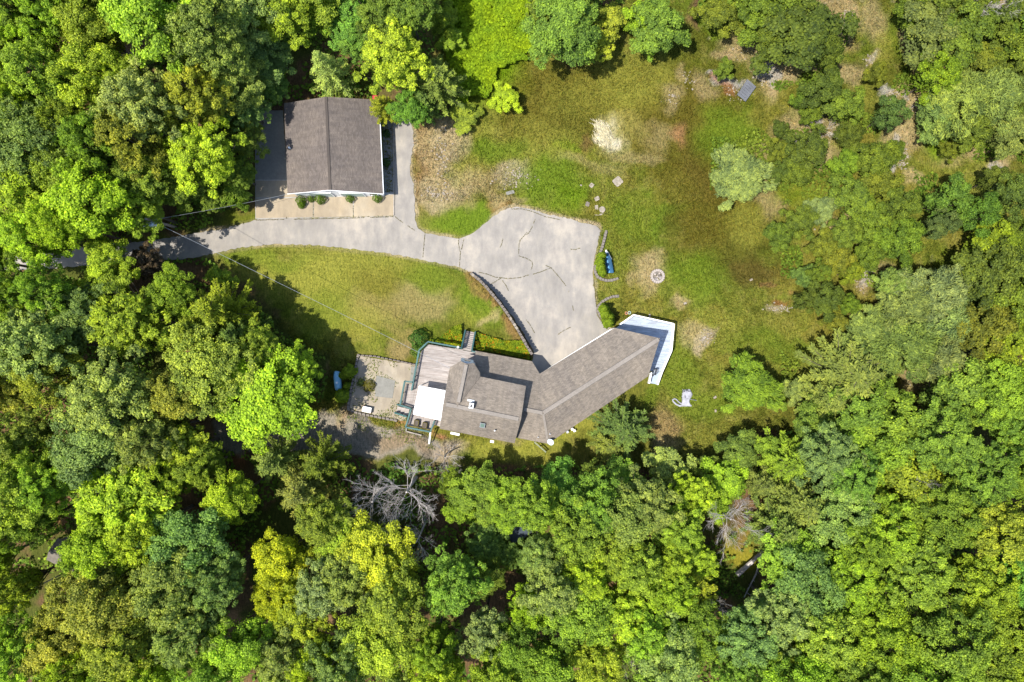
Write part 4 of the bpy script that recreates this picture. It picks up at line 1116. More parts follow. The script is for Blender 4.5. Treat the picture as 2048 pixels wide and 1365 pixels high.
def broad_proto(seed, R=5.0, H=14.0, nl=26, sub=13, per=30, leaf_s=.30, flat=.62, spread=1.0, low=.38, gap=.0, clump=.55, aspect=1.15, mt='leaf', bs=1.0):
    """rounded deciduous crown: big boughs, each carrying leafy clumps; returns crown mesh, limb mesh"""
    g = np.random.default_rng(seed)
    base_z = H * low; hc = H - base_z
    # boughs over the dome by golden angle, jittered
    k = np.arange(nl) + .5
    rr_ = np.sqrt(k / nl) * .86; th = k * 2.39996 + g.uniform(0, .5, nl)
    env = 1 + .28 * np.sin(3 * th + g.uniform(0, 6)) * rr_ + g.uniform(-.12, .12, nl)
    bx = R * rr_ * env * np.cos(th) * spread; by = R * rr_ * env * np.sin(th)
    bz = base_z + hc * (.50 + flat * (1 - rr_ ** 2) * .62) + g.uniform(-.1, .1, nl) * hc
    B = np.stack([bx, by, bz], 1)
    brad = R * g.uniform(.17, .31, nl) * bs
    P_, N_, T_, S_l = [], [], [], []
    ctr = np.array([0, 0, base_z + hc * .35])
    for i in range(nl):
        btone = g.normal(0, .11)
        out = B[i] - ctr; out /= np.linalg.norm(out)
        m_ = max(3, int(sub * (brad[i] / (R * .24)) ** 2))
        d = g.normal(size=(m_, 3)); d /= np.linalg.norm(d, axis=1, keepdims=True)
        d = d + out * .55 + np.array([0, 0, .35]); d /= np.linalg.norm(d, axis=1, keepdims=True)
        c = B[i] + d * brad[i] * g.uniform(.55, 1.12, (m_, 1)) * np.array([1, 1, .72])
        for j in range(m_):
            if g.random() < gap: continue
            ct_ = btone + g.normal(0, .10)
            q = int(per * g.uniform(.7, 1.3))
            e = g.normal(size=(q, 3)); e /= np.linalg.norm(e, axis=1, keepdims=True)
            cr = clump * g.uniform(.6, 1.35)
            pp = c[j] + e * cr * g.uniform(.5, 1.1, (q, 1)) * np.array([1, 1, .6])
            P_.append(pp); N_.append(e * .55 + d[j] * .45 + np.array([0, 0, .55]) + g.normal(0, .5, (q, 3)))
            T_.append(np.clip(.5 + ct_ + g.normal(0, .2, q), 0, 1))
            S_l.append(np.full(q, leaf_s))
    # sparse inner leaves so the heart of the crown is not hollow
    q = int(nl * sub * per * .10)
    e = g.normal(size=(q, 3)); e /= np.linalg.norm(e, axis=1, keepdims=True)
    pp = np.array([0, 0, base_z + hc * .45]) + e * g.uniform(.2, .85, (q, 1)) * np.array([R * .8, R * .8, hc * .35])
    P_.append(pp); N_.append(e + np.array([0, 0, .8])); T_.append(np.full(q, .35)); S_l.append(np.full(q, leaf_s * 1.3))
    P_ = np.concatenate(P_); N_ = np.concatenate(N_); T_ = np.concatenate(T_); S_l = np.concatenate(S_l)
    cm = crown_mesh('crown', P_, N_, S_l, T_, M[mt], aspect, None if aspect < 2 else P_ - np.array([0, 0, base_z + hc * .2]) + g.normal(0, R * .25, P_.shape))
    # trunk and limbs
    mb = MB(); lean = Vector((g.uniform(-.4, .4), g.uniform(-.4, .4), 0))
    top = Vector((0, 0, base_z + hc * .55)) + lean
    mb.tube([(0, 0, -.3), Vector((0, 0, base_z * .5)) + lean * .3, Vector((0, 0, base_z)) + lean * .7, top], [H * .022, H * .017, H * .013, H * .005], 7)
    for i in range(0, nl):
        if i % 2 and i > 6: continue
        s0 = Vector((0, 0, base_z * (.75 + .4 * g.random()))) + lean * .6
        b_ = Vector(B[i]); mid = s0.lerp(b_, .5) + Vector((g.uniform(-.3, .3), g.uniform(-.3, .3), -.2))
        mb.tube([s0, mid, b_], [H * .008, H * .005, H * .0022], 5, cap=False)
    tm_ = bpy.data.meshes.new('trunk'); tm_.from_pydata([tuple(v) for v in mb.v], [], mb.f); tm_.update(); tm_.materials.append(M['bark'])
    return cm, tm_

def needle_proto(seed, R=4.0, H=14.0, whorls=11, arms=9, step=.22, ln=.62, w=.16, up=.18, low=.2, taper=1.0, fluffy=1.0):
    """conifer: whorls of boughs with brushes of needles"""
    g = np.random.default_rng(seed)
    P_, N_, T_, Rf, S_ = [], [], [], [], []
    mb = MB(); mb.tube([(0, 0, -.3), (0, 0, H * .5), (0, 0, H * .98)], [H * .018, H * .012, .03], 7)
    for wi in range(whorls):
        t = wi / (whorls - 1)
        z = H * (low + (1 - low) * t ** .9) ; L0 = R * ((1 - t) ** taper * .94 + .06)
        na = max(4, int(arms * (.55 + .45 * (1 - t)) * g.uniform(.85, 1.15)))
        for a in range(na):
            an = a / na * 6.283 + g.uniform(-.3, .3) + wi * .7; L = L0 * g.uniform(.68, 1.18)
            d = np.array([math.cos(an), math.sin(an), 0]); z0 = z + g.uniform(-.25, .25) * H / whorls
            ns = max(3, int(L / step)); tt = (np.arange(ns) + g.uniform(.2, .8)) / ns
            cen = d[None] * (tt * L)[:, None]; cen[:, 2] = z0 + up * L * tt ** 1.4 + g.normal(0, .05, ns)
            tone = .5 + g.normal(0, .12)
            side = np.array([-d[1], d[0], 0])
            if a % 2 == 0 and L > .8: mb.tube([(0, 0, z0), tuple(cen[-1])], [H * .004, .015], 4, cap=False)
            for s_ in (-1, 1):
                for rep in range(int(3 * fluffy)):
                    wd = (ln * (1.15 - .55 * tt) * g.uniform(.35, 1.15, ns))
                    sp = cen + side * (s_ * wd * .55)[:, None] + d * (wd * .35)[:, None] + g.normal(0, .07, (ns, 3))
                    rf = side * s_ + d * g.uniform(.5, 1.3, (ns, 1)) + g.normal(0, .2, (ns, 3)) + np.array([0, 0, .25])
                    P_.append(sp); Rf.append(rf); N_.append(np.array([[0, 0, 1.0]]) + g.normal(0, .55, (ns, 3)))
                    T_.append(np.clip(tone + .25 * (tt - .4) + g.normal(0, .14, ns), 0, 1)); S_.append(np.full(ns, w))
            # brush along the axis and at the tip
            q = ns * 2; ti = g.uniform(.15, 1.03, q)
            sp = d[None] * (ti * L)[:, None]; sp[:, 2] = z0 + up * L * ti ** 1.4; sp += g.normal(0, .10, (q, 3))
            P_.append(sp); Rf.append(np.repeat(d[None], q, 0) + g.normal(0, .35, (q, 3))); N_.append(np.array([[0, 0, 1.0]]) + g.normal(0, .5, (q, 3)))
            T_.append(np.clip(tone + .1 + g.normal(0, .12, q), 0, 1)); S_.append(np.full(q, w))
    P_ = np.concatenate(P_); N_ = np.concatenate(N_); T_ = np.concatenate(T_); Rf = np.concatenate(Rf); S_ = np.concatenate(S_)
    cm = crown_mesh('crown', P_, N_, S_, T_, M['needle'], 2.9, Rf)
    tm_ = bpy.data.meshes.new('trunk'); tm_.from_pydata([tuple(v) for v in mb.v], [], mb.f); tm_.update(); tm_.materials.append(M['bark'])
    return cm, tm_

def bush_proto(seed, R=1.0, H=1.2, n=1500, leaf_s=.12, lump=.2, m=None):
    """dense clipped shrub"""
    g = np.random.default_rng(seed)
    e = g.normal(size=(n, 3)); e[:, 2] = np.abs(e[:, 2]) - .15; e /= np.linalg.norm(e, axis=1, keepdims=True)
    k = 1 + lump * np.sin(e[:, 0] * 5 + seed) * np.cos(e[:, 1] * 6 + seed * 2) + g.normal(0, .05, n)
    pp = e * k[:, None] * np.array([R, R, H * .62]); pp[:, 2] += H * .4
    cm = crown_mesh('foliage', pp, e + g.normal(0, .3, (n, 3)), np.full(n, leaf_s), np.clip(.5 + g.normal(0, .18, n), 0, 1), m or M['leaf'])
    mb = MB(); mb.tube([(0, 0, -.1), (0, 0, H * .7)], [.05, .03], 5)
    for a in (0, 1.6, 3.1, 4.7): mb.tube([(0, 0, .1), (R * .6 * math.cos(a), R * .6 * math.sin(a), H * .6)], [.03, .012], 4)
    tm_ = bpy.data.meshes.new('stem'); tm_.from_pydata([tuple(v) for v in mb.v], [], mb.f); tm_.update(); tm_.materials.append(M['bark'])
    return cm, tm_

def cone_proto(seed, R=.62, H=3.0, n=2600):
    g = np.random.default_rng(seed)
    t = g.random(n) ** .75; an = g.uniform(0, 6.283, n)
    r = R * (1 - t) ** .7 * (1 + .16 * np.sin(an * 4 + t * 9) + g.normal(0, .06, n)) + .03
    pp = np.stack([r * np.cos(an), r * np.sin(an), .1 + H * t], 1)
    nn = np.stack([np.cos(an), np.sin(an), np.full(n, .45)], 1) + g.normal(0, .3, (n, 3))
    cm = crown_mesh('foliage', pp, nn, np.full(n, .14), np.clip(.5 + .12 * np.sin(an * 4 + t * 9) + g.normal(0, .14, n), 0, 1), M['leaf'], 1.6, np.repeat(np.array([[0, 0, 1.0]]), n, 0) + g.normal(0, .3, (n, 3)))
    mb = MB(); mb.tube([(0, 0, -.1), (0, 0, H * .9)], [.07, .02], 5)
    tm_ = bpy.data.meshes.new('stem'); tm_.from_pydata([tuple(v) for v in mb.v], [], mb.f); tm_.update(); tm_.materials.append(M['bark'])
    return cm, tm_

def dead_proto(seed, R=4.5, H=11.0, limbs=9, depth=3, leaves=0):
    """bare tree: limb meshes (one per main limb) and a trunk"""
    r = random.Random(seed); out = []
    def grow(mb, a, d, L, rad, dep):
        d = Vector(d).normalized(); pts = [Vector(a)]; p = Vector(a)
        nseg = 4
        for i in range(nseg):
            d = (d + Vector((r.gauss(0, .13), r.gauss(0, .13), r.gauss(.03, .09)))).normalized()
            p = p + d * L / nseg; pts.append(p.copy())
        mb.tube(pts, [rad * (1 - .72 * i / nseg) for i in range(nseg + 1)], 5 if dep > 1 else 3, cap=False)
        if dep > 0:
            for k in range(5 if dep > 1 else 6):
                t = r.uniform(.22, .98); i = min(int(t * nseg), nseg - 1); q = pts[i].lerp(pts[i + 1], t * nseg - i)
                ax_ = Vector((r.gauss(0, 1), r.gauss(0, 1), r.gauss(.2, .6)))
                dd = (d * r.uniform(.9, 1.5) + ax_.normalized() * .85)
                grow(mb, q, dd, L * r.uniform(.38, .62), rad * .62, dep - 1)
    tb = MB(); tb.tube([(0, 0, -.3), (.15, .1, H * .4), (.1, 0, H * .72)], [H * .022, H * .017, H * .01], 7)
    def tom(mb, n):
        me = bpy.data.meshes.new(n); me.from_pydata([tuple(v) for v in mb.v], [], mb.f); me.update(); me.materials.append(M['deadwood']); return me
    for k in range(limbs):
        mb = MB(); an = k / limbs * 6.283 + r.uniform(-.3, .3); zz = H * r.uniform(.4, .72)
        grow(mb, (.1, .05, zz), (math.cos(an), math.sin(an), r.uniform(.15, .7)), R * r.uniform(.7, 1.05), H * .0036, depth)
        out.append(tom(mb, 'limb'))
    return tom(tb, 'trunk'), out

BROAD = [broad_proto(s, 5.0, 14, nl=n, sub=sb, per=pr, leaf_s=lf, flat=fl, gap=gp, clump=cp_) for s, n, sb, pr, lf, fl, gp, cp_ in
         ((101, 30, 16, 60, .18, .62, .05, .50), (102, 24, 19, 60, .19, .75, .10, .52), (103, 40, 13, 56, .165, .5, .05, .42), (104, 28, 17, 56, .20, .9, .12, .52), (105, 24, 20, 62, .18, .7, .08, .54), (106, 38, 13, 56, .17, .6, .15, .40))]
BROAD += [broad_proto(107, 5.0, 14, nl=66, sub=24, per=46, leaf_s=.17, flat=.75, clump=.36, bs=.60), broad_proto(108, 5.0, 14, nl=74, sub=24, per=30, leaf_s=.13, flat=.6, clump=.34, bs=.54, aspect=2.6),
 broad_proto(109, 5.0, 14, nl=48, sub=21, per=54, leaf_s=.175, flat=.95, clump=.42, bs=.72, gap=.18)]
BROAD += BROAD[6:9] + BROAD[6:8]
SMALL = [broad_proto(s, 5.0, 11, nl=n, sub=17, per=46, leaf_s=.27, flat=.6, low=.12, gap=gp, clump=.62) for s, n, gp in ((201, 18, .05), (202, 22, .15), (203, 14, .1))]
PINE = [needle_proto(301, 4.6, 14, 10, 10, .22, .85, .15, .22, .3, .8, 1.4), needle_proto(302, 4.6, 14, 9, 12, .22, .8, .15, .30, .35, .7, 1.4)]
SPRUCE = [needle_proto(303, 4.2, 13, 15, 11, .2, .55, .11, .02, .1, .9, 1.3)]
SHAG = [broad_proto(s, 4.6, 9, nl=26, sub=14, per=34, leaf_s=.13, flat=.65, low=.1, clump=.55, aspect=4.5, mt='needle') for s in (304, 305)]
BUSH = [bush_proto(401), bush_proto(402, lump=.12)]
CONE = [cone_proto(501), cone_proto(502)]
DEAD = [dead_proto(601, 4.6, 11, 9, 3), dead_proto(602, 4.0, 9, 8, 3)]

TINT = {  # leaf colours: label word and base colour
 'lime':   ('bright lime green', (.245, .365, .022)),
 'yellow': ('yellow green',      (.275, .350, .028)),
 'gold':   ('golden yellow',     (.370, .420, .020)),
 'green':  ('mid green',         (.180, .275, .028)),
 'fresh':  ('fresh green',       (.215, .325, .028)),
 'deep':   ('deep green',        (.135, .205, .028)),
 'sage':   ('grey green',        (.205, .280, .066)),
 'pale':   ('pale sage green',   (.225, .300, .100)),
 'teal':   ('blue green',        (.140, .230, .056)),
 'emerald':('emerald green',     (.145, .270, .034)),
 'olive':  ('olive green',       (.225, .275, .030)),
 'khaki':  ('yellowish olive',   (.255, .300, .048)),
 'bronze': ('dark bronze',       (.100, .082, .055)),
}
KIND = {'b': ('broadleaf_tree', 'broadleaf tree', 'tree'), 's': ('young_tree', 'bushy young tree', 'tree'), 'p': ('pine_tree', 'pine', 'tree'),
        'f': ('spruce_tree', 'spruce', 'tree'), 'h': ('juniper_tree', 'shaggy evergreen', 'tree')}
# px, py, width in photo pixels, kind, tint, height in metres
T = """
40 30 120 b green 16|112 28 125 b fresh 16|62 82 95 b lime 14|190 62 120 b olive 15|262 18 90 b lime 15|332 52 165 b fresh 17|432 92 150 b sage 17|
102 172 125 b green 15|182 172 135 b yellow 15|245 162 95 b fresh 14|18 182 95 b green 16|42 222 110 b lime 15|300 222 150 b sage 16|392 192 130 b olive 16|
72 300 160 b teal 17|152 262 110 b green 15|205 292 115 b green 16|284 292 135 b olive 15|404 312 145 b lime 13|8 268 54 b gold 12|480 172 110 b sage 11|500 48 120 b sage 12|
530 110 125 b teal 8|490 215 90 b teal 8|490 275 85 b deep 6|62 402 180 b lime 15|82 474 130 b lime 15|150 455 90 b lime 15|-20 480 90 b green 15|190 405 165 b lime 16|300 362 130 b green 12|272 418 115 b green 13|128 342 115 b green 16|
372 372 90 b deep 9|478 350 80 b deep 7|470 390 50 s green 6|430 400 60 b deep 6|548 172 70 b teal 5|560 30 120 b yellow 11|638 20 110 b fresh 8|705 45 110 b emerald 8|762 32 115 b deep 11|712 88 80 b emerald 7|
645 128 112 f sage 11.5|790 128 132 b yellow 11|872 162 110 p teal 9|760 212 60 p olive 7|822 222 70 b emerald 7|845 205 70 p teal 7|822 28 100 b deep 10|888 40 60 s green 4|900 78 50 s fresh 3|
930 232 55 s olive 1.6|
1128 62 145 b emerald 10|1186 88 76 b yellow 6|1092 30 80 b deep 9|1205 48 80 s olive 5|1318 52 105 s deep 7|1282 32 66 s lime 5|1300 88 50 s green 4|1440 26 84 s olive 5|1010 200 56 s lime 3|
1600 58 175 s deep 8|1530 22 120 s green 7|1545 80 70 s green 6|1655 100 80 s deep 6|1448 140 56 s green 2.5|1642 182 110 s deep 5|1692 215 95 s green 5|1602 200 50 s green 3|1780 228 84 s teal 6|1756 146 60 s olive 3|
1622 230 60 s green 3|1560 258 40 s deep 2.5|1860 70 120 s sage 7|1840 25 80 s fresh 6|1930 60 120 s green 8|2020 40 110 s deep 8|2030 110 100 s fresh 8|1880 148 110 s lime 7|1975 130 90 s olive 7|
1925 200 130 h sage 8|1995 195 120 h sage 8|2030 260 90 h sage 7|1880 232 90 h sage 6|1950 262 90 s green 6|2025 165 80 s deep 8|1902 300 54 s olive 3|1850 250 40 s sage 2|
1612 300 110 s deep 5|1560 300 60 s olive 3.5|1752 322 110 s green 5|1700 270 70 s deep 4|1690 330 70 s fresh 4|1790 300 50 s green 4|1560 345 50 s deep 3.5|
1482 352 112 h pale 4|1590 338 80 s green 4|1642 420 58 h pale 4|1602 440 90 s green 4|1560 470 70 s green 3.5|1702 392 110 s green 5|1760 375 90 s olive 5|1800 410 90 s green 6|1740 440 110 s fresh 5|1690 470 80 s green 4|1800 480 110 s green 6|
1742 505 80 s green 5|1645 490 70 s olive 4|1900 400 110 s emerald 7|1950 430 100 s emerald 7|1880 450 80 s teal 7|2030 385 90 s deep 8|1992 360 50 s deep 6|1992 495 110 s lime 8|2040 470 60 s green 8|
1612 552 46 h teal 2.6|1672 520 90 s olive 4|1640 545 60 s green 4|1702 545 60 s yellow 4|1652 598 95 s deep 4|1612 600 60 s deep 4|1700 610 50 s fresh 4|1672 640 60 s olive 3.5|
1872 588 120 h pale 8|1812 610 100 h sage 7|1900 640 110 h pale 8|1820 690 130 h sage 7|1880 720 90 h pale 8|1740 660 100 h sage 5|1760 700 90 h teal 5|1700 690 50 h sage 3|1790 570 70 h sage 6|
1980 550 120 s deep 9|2025 610 110 s green 9|2022 690 130 s lime 9|1965 660 110 s olive 9|1930 770 130 s green 9|1990 800 120 b fresh 11|2040 780 90 s lime 10|1890 800 90 s deep 8|2030 860 110 b green 11|
1500 772 108 h green 5|1548 795 50 s green 3|1590 782 50 s sage 3|1700 752 150 p sage 8|1660 800 100 p sage 7|1765 780 90 p green 8|1720 830 120 s green 8|1800 850 120 s fresh 9|1630 840 80 s deep 6|
1880 880 130 b green 11|1650 912 120 b teal 10|1700 960 110 b emerald 11|1582 930 110 p fresh 9|1545 900 60 s green 5|1530 970 80 p sage 8|1752 908 120 s fresh 9|1822 962 135 s yellow 10|1960 940 140 b green 12|2035 960 100 b fresh 12|
1600 1010 120 p sage 10|1680 1030 130 b sage 11|1560 1060 110 p sage 10|1450 962 90 s lime 6|1480 900 70 s deep 5|1410 940 60 s deep 4|1335 935 85 s sage 5|1245 862 108 p teal 6.5|1222 890 80 p sage 6|
1800 1030 110 s fresh 10|1770 1070 130 b lime 12|1890 1030 130 b green 12|1990 1060 140 b yellow 13|1720 1090 110 b fresh 12|1580 1120 130 b fresh 11|1610 1170 150 b teal 13|1700 1170 150 b lime 13|1830 1150 160 b fresh 13|1945 1170 150 b lime 13|2030 1150 120 b emerald 13|
1560 1230 130 b sage 13|1490 1270 150 b teal 12|1640 1270 150 b fresh 14|1750 1270 150 b lime 14|1880 1270 160 b green 14|1990 1270 150 b fresh 14|1590 1340 130 b lime 14|1700 1350 140 b green 14|1830 1350 140 b fresh 14|1950 1350 140 b green 14|2040 1330 120 b lime 14|1480 1345 110 b green 13|1540 1300 90 b yellow 12|
1385 1120 95 b lime 7|1372 1190 110 b yellow 9|1400 1255 120 b green 11|1330 1180 120 b lime 12|1350 1060 120 b fresh 11|1290 1010 130 b sage 12|1385 990 90 b lime 9|1430 1010 60 s fresh 6|
955 982 105 b green 7|1015 1003 105 b fresh 7.5|1110 990 112 b emerald 8|1180 966 76 b deep 6|1070 1010 110 b green 13|1180 1010 120 b emerald 12|1235 970 95 b emerald 7|1240 1040 130 b sage 13|1160 1060 130 b green 14|
1210 1090 130 b fresh 14|1170 1135 100 b lime 13|1265 1120 120 b green 13|1150 1210 150 b green 15|1080 1100 90 b sage 12|1100 1160 120 b sage 14|910 1160 125 b emerald 14|975 1085 90 b teal 6|1020 1110 60 b teal 6|970 1150 80 b deep 8|
972 1262 110 b pale 13|1060 1215 95 b lime 12|1030 1280 100 b green 13|760 1105 150 b yellow 13|700 1150 130 b sage 14|792 1195 150 b olive 14|680 1078 110 b fresh 11|760 1275 150 b yellow 15|870 1290 100 b fresh 14|880 1340 120 b lime 14|
690 1310 120 b sage 15|1000 1345 120 b fresh 14|1100 1330 130 b green 14|1190 1320 110 b yellow 13|1235 1225 130 b lime 13|1330 1310 130 b sage 14|1290 1260 110 b fresh 13|1340 1120 100 b fresh 12|905 965 50 s green 5|925 1020 60 s fresh 6|
60 990 150 b fresh 15|70 930 130 b fresh 14|252 1002 190 b lime 15|335 955 120 b yellow 13|218 1086 135 b lime 15|292 1060 140 b lime 15|385 1085 155 b teal 15|350 1170 150 b sage 16|440 1160 120 b teal 15|150 1205 135 b khaki 14|
232 1200 150 b khaki 16|130 1272 130 b khaki 15|270 1275 140 b olive 16|385 1260 145 b sage 16|568 1112 105 b gold 12|560 1180 100 b gold 12|605 1225 130 b yellow 13|480 1290 120 b fresh 15|560 1305 120 b sage 15|650 1175 120 b pale 14|
650 1045 120 b olive 12|600 985 130 p sage 12|545 925 110 p sage 11|640 930 100 p deep 10|470 990 95 b lime 12|640 1325 110 b lime 15|28 1175 110 b yellow 15|55 1300 140 b fresh 16|160 1335 120 b lime 16|320 1345 120 b lime 16|
20 1060 90 b green 15|72 1040 90 b green 14|230 1350 100 b green 16|420 1345 110 b green 16|
20 585 130 b green 16|105 585 110 b fresh 16|235 535 100 b fresh 11|300 528 70 b bronze 8|215 580 90 b fresh 11|90 690 175 b sage 16|185 620 120 b teal 14|262 640 155 b yellow 14|345 590 100 b green 12|430 622 125 p fresh 13|390 660 100 p fresh 13|
470 670 90 p teal 12|415 745 165 b khaki 14|365 790 110 b khaki 13|540 790 190 b lime 10.5|600 740 90 b lime 8|520 690 90 b green 10|115 745 120 b olive 14|240 800 190 b sage 16|200 880 165 b teal 16|60 870 110 b khaki 13|20 780 110 b khaki 13|
300 880 120 b sage 15|120 960 110 b fresh 14|370 900 120 b yellow 12|345 855 80 b deep 10|410 930 90 b green 11|440 560 50 s green 5|30 670 90 b green 14|
2070 60 110 s green 8|2085 250 110 s deep 8|2090 560 120 s green 9|2090 900 130 b fresh 11|2090 1100 130 b green 13|2090 1260 130 b green 14|-30 90 120 b fresh 16|-40 330 130 b lime 15|-40 520 120 b green 14|-40 760 130 b olive 14|-40 960 130 b fresh 15|-40 1130 120 b lime 15|-40 1300 130 b green 16|
300 1410 130 b green 16|560 1405 130 b fresh 15|800 1410 140 b sage 15|1060 1410 130 b lime 14|1300 1405 130 b green 14|1560 1410 130 b fresh 14|1780 1410 140 b green 14|120 1410 130 b olive 16|1960 1410 120 b fresh 14|
180 -40 130 b green 16|420 -40 140 b sage 16|620 -40 130 b green 11|820 -40 130 b deep 10|1160 -40 120 b deep 9|1560 -40 130 s green 8|1900 -40 130 s green 8|40 -40 120 b fresh 16|300 -40 120 b lime 16
"""
MARKS = [('the back of the garage', 660, 190), ('the garage apron', 520, 430), ('the utility pole', 320, 445), ("the photo's upper left corner", 0, 0), ("the photo's upper left edge", 250, 0),
 ("the left edge by the lane", 0, 400), ('the shaded lane entrance', 150, 520), ('the middle of the left edge', 0, 700), ('the blue tank', 675, 764), ('the dark gravel track', 560, 880),
 ('the grey roofed shed', 128, 1113), ("the photo's lower left corner", 0, 1365), ("the bottom edge, left half", 480, 1365), ('the big bare tree', 810, 985), ('the hidden blue roof', 1033, 1056),
 ('the middle of the bottom edge', 1024, 1365), ("the house's lower right corner", 1100, 900), ('the white tarp', 1372, 797), ('the fallen trunk', 1495, 1120), ("the bottom edge, right half", 1500, 1365),
 ("the photo's lower right corner", 2048, 1365), ('the right edge below centre', 2048, 1000), ('the middle of the right edge', 2048, 680), ('the slatted panel', 1490, 181), ("the photo's upper right corner", 2048, 0),
 ('the right edge above centre', 2048, 400), ("the heart shaped clearing", 1728, 560), ('the fire pit', 1315, 553), ('the top edge of the meadow', 1150, 0), ('the bright vine thicket', 960, 80), ('the left tip of the lawn', 430, 520),
 ('the sandy gap in the scrub', 1670, 455), ('the bleached strip in the scrub', 1860, 240), ("the white twigged dead top", 1822, 962), ('the lower left woods', 250, 1000), ('the woods above the lane', 250, 230), ('the rightmost lower woods', 1850, 1170)]
ORD = ['', 'second ', 'third ', 'fourth ', 'fifth ', 'sixth ', 'seventh ', 'eighth ', 'ninth ', 'tenth ']
recs = []
for row in T.replace('\n', '').split('|'):
    row = row.strip()
    if not row: continue
    a = row.split(); recs.append([float(a[0]), float(a[1]), float(a[2]), a[3], a[4], float(a[5])])
    t = recs[-1]
    if t[3] == 's' and 1420 < t[0] < 1960 and 90 < t[1] < 720: t[2] *= .75; t[5] *= 1.2
# name every tree by its nearest landmark, ranked by distance among trees of the same look
bykey = {}
for i, t in enumerate(recs):
    m_ = min(MARKS, key=lambda k: math.hypot(k[1] - t[0], k[2] - t[1]))
    bykey.setdefault((t[4], t[3], m_), []).append((math.hypot(m_[1] - t[0], m_[2] - t[1]), i))
labels = {}
for (ti, ki, m_), lst in bykey.items():
    lst.sort()
    for n_, (d, i) in enumerate(lst):
        lead = ORD[n_] + 'nearest of the' if len(lst) > 1 else ''
        if len(lst) == 1: labels[i] = f"{TINT[ti][0]} {KIND[ki][1]} near {m_[0]}"
        else: labels[i] = f"{TINT[ti][0]} {KIND[ki][1]}, {ORD[n_]}closest such to {m_[0]}"
GRP = {'b': 'broadleaf trees of the surrounding woods', 's': 'bushy young trees of the scrub', 'p': 'pines at the wood edge', 'h': 'shaggy evergreens in the scrub'}
g = np.random.default_rng(77)
for i, (px, py, w, k, ti, H) in enumerate(recs):
    proto = {'b': BROAD, 's': SMALL, 'p': PINE, 'f': SPRUCE, 'h': SHAG}[k]
    cm, tm_ = proto[(i * 7 + int(px)) % len(proto)]
    pr_R, pr_H = {'b': (5.0, 14), 's': (5.0, 11), 'p': (4.6, 14), 'f': (4.2, 13), 'h': (4.6, 9)}[k]
    zc = H * .72
    q = P(px, py, zc)
    Rw = w / 2 / PXM * (CAM_H - zc) / CAM_H
    s = Rw / pr_R * {'b': 1.08, 's': 1.10, 'p': 1.10, 'f': 1.0, 'h': 1.08}[k]
    root = thing(KIND[k][0], labels[i], KIND[k][2], (q.x, q.y, 0), g.uniform(0, 6.28), GRP.get(k))
    root.scale = (s * g.uniform(.93, 1.07), s * g.uniform(.93, 1.07), H / pr_H * g.uniform(.95, 1.05))
    c = link('crown', cm, root); t_ = link('trunk', tm_, root)
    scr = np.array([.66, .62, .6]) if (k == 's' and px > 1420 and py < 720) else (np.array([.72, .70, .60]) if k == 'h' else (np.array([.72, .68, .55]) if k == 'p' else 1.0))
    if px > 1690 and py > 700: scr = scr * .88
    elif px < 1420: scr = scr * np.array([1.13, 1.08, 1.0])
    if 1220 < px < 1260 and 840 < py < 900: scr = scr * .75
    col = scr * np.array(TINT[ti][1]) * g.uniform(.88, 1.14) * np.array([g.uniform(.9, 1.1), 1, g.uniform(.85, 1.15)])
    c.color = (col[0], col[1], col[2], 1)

# ------------------------------------------------------------------ shrubs
def shrub(px, py, r, h, col, label, proto=BUSH, name='shrub', cat='shrub', base=(1.0, 1.2), z=0, group=None):
    q = P(px, py, z + h * .5)
    root = thing(name, label, cat, (q.x, q.y, z), random.Random(int(px + py)).uniform(0, 6.28), group)
    cm, tm_ = proto[int(px) % 2]; root.scale = (r / base[0], r / base[0], h / base[1])
    c = link('foliage', cm, root); link('stem', tm_, root); c.color = (*col, 1)
SH = (.11, .19, .012)
shrub(602, 402, .62, 1.3, SH, 'ragged green shrub at the left end of the garage front')
shrub(603, 411, .42, .9, SH, 'small pointed shrub in front of the ragged one at the garage')
shrub(622, 398, .4, .8, SH, 'low green shrub between the ragged and the first round shrub at the garage')
shrub(640.5, 398, .62, 1.2, SH, 'round green shrub left of the middle of the garage front')
shrub(700, 397, .52, 1.1, SH, 'round clipped shrub in the middle of the garage front')
shrub(754.5, 395.5, .58, 1.2, SH, 'round clipped shrub at the right corner of the garage front')
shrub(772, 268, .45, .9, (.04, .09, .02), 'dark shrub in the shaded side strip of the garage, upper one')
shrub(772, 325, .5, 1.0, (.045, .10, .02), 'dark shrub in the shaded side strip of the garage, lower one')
shrub(838, 678, 1.15, 1.6, (.06, .14, .02), 'dark leafy shrub at the upper left corner of the left deck')
shrub(836, 702, .9, 1.1, (.09, .16, .02), 'leafy shrub pressed against the left rail of the deck')
shrub(738, 772, .7, .7, (.14, .13, .02), 'sprawling yellowish weed clump beside the grey patio slab', name='weed_clump', cat='plant')
shrub(722, 766, .45, .4, (.13, .18, .03), 'low green weed clump left of the yellowish one on the patio', name='weed_clump', cat='plant')
AC = (.15, .22, .012)
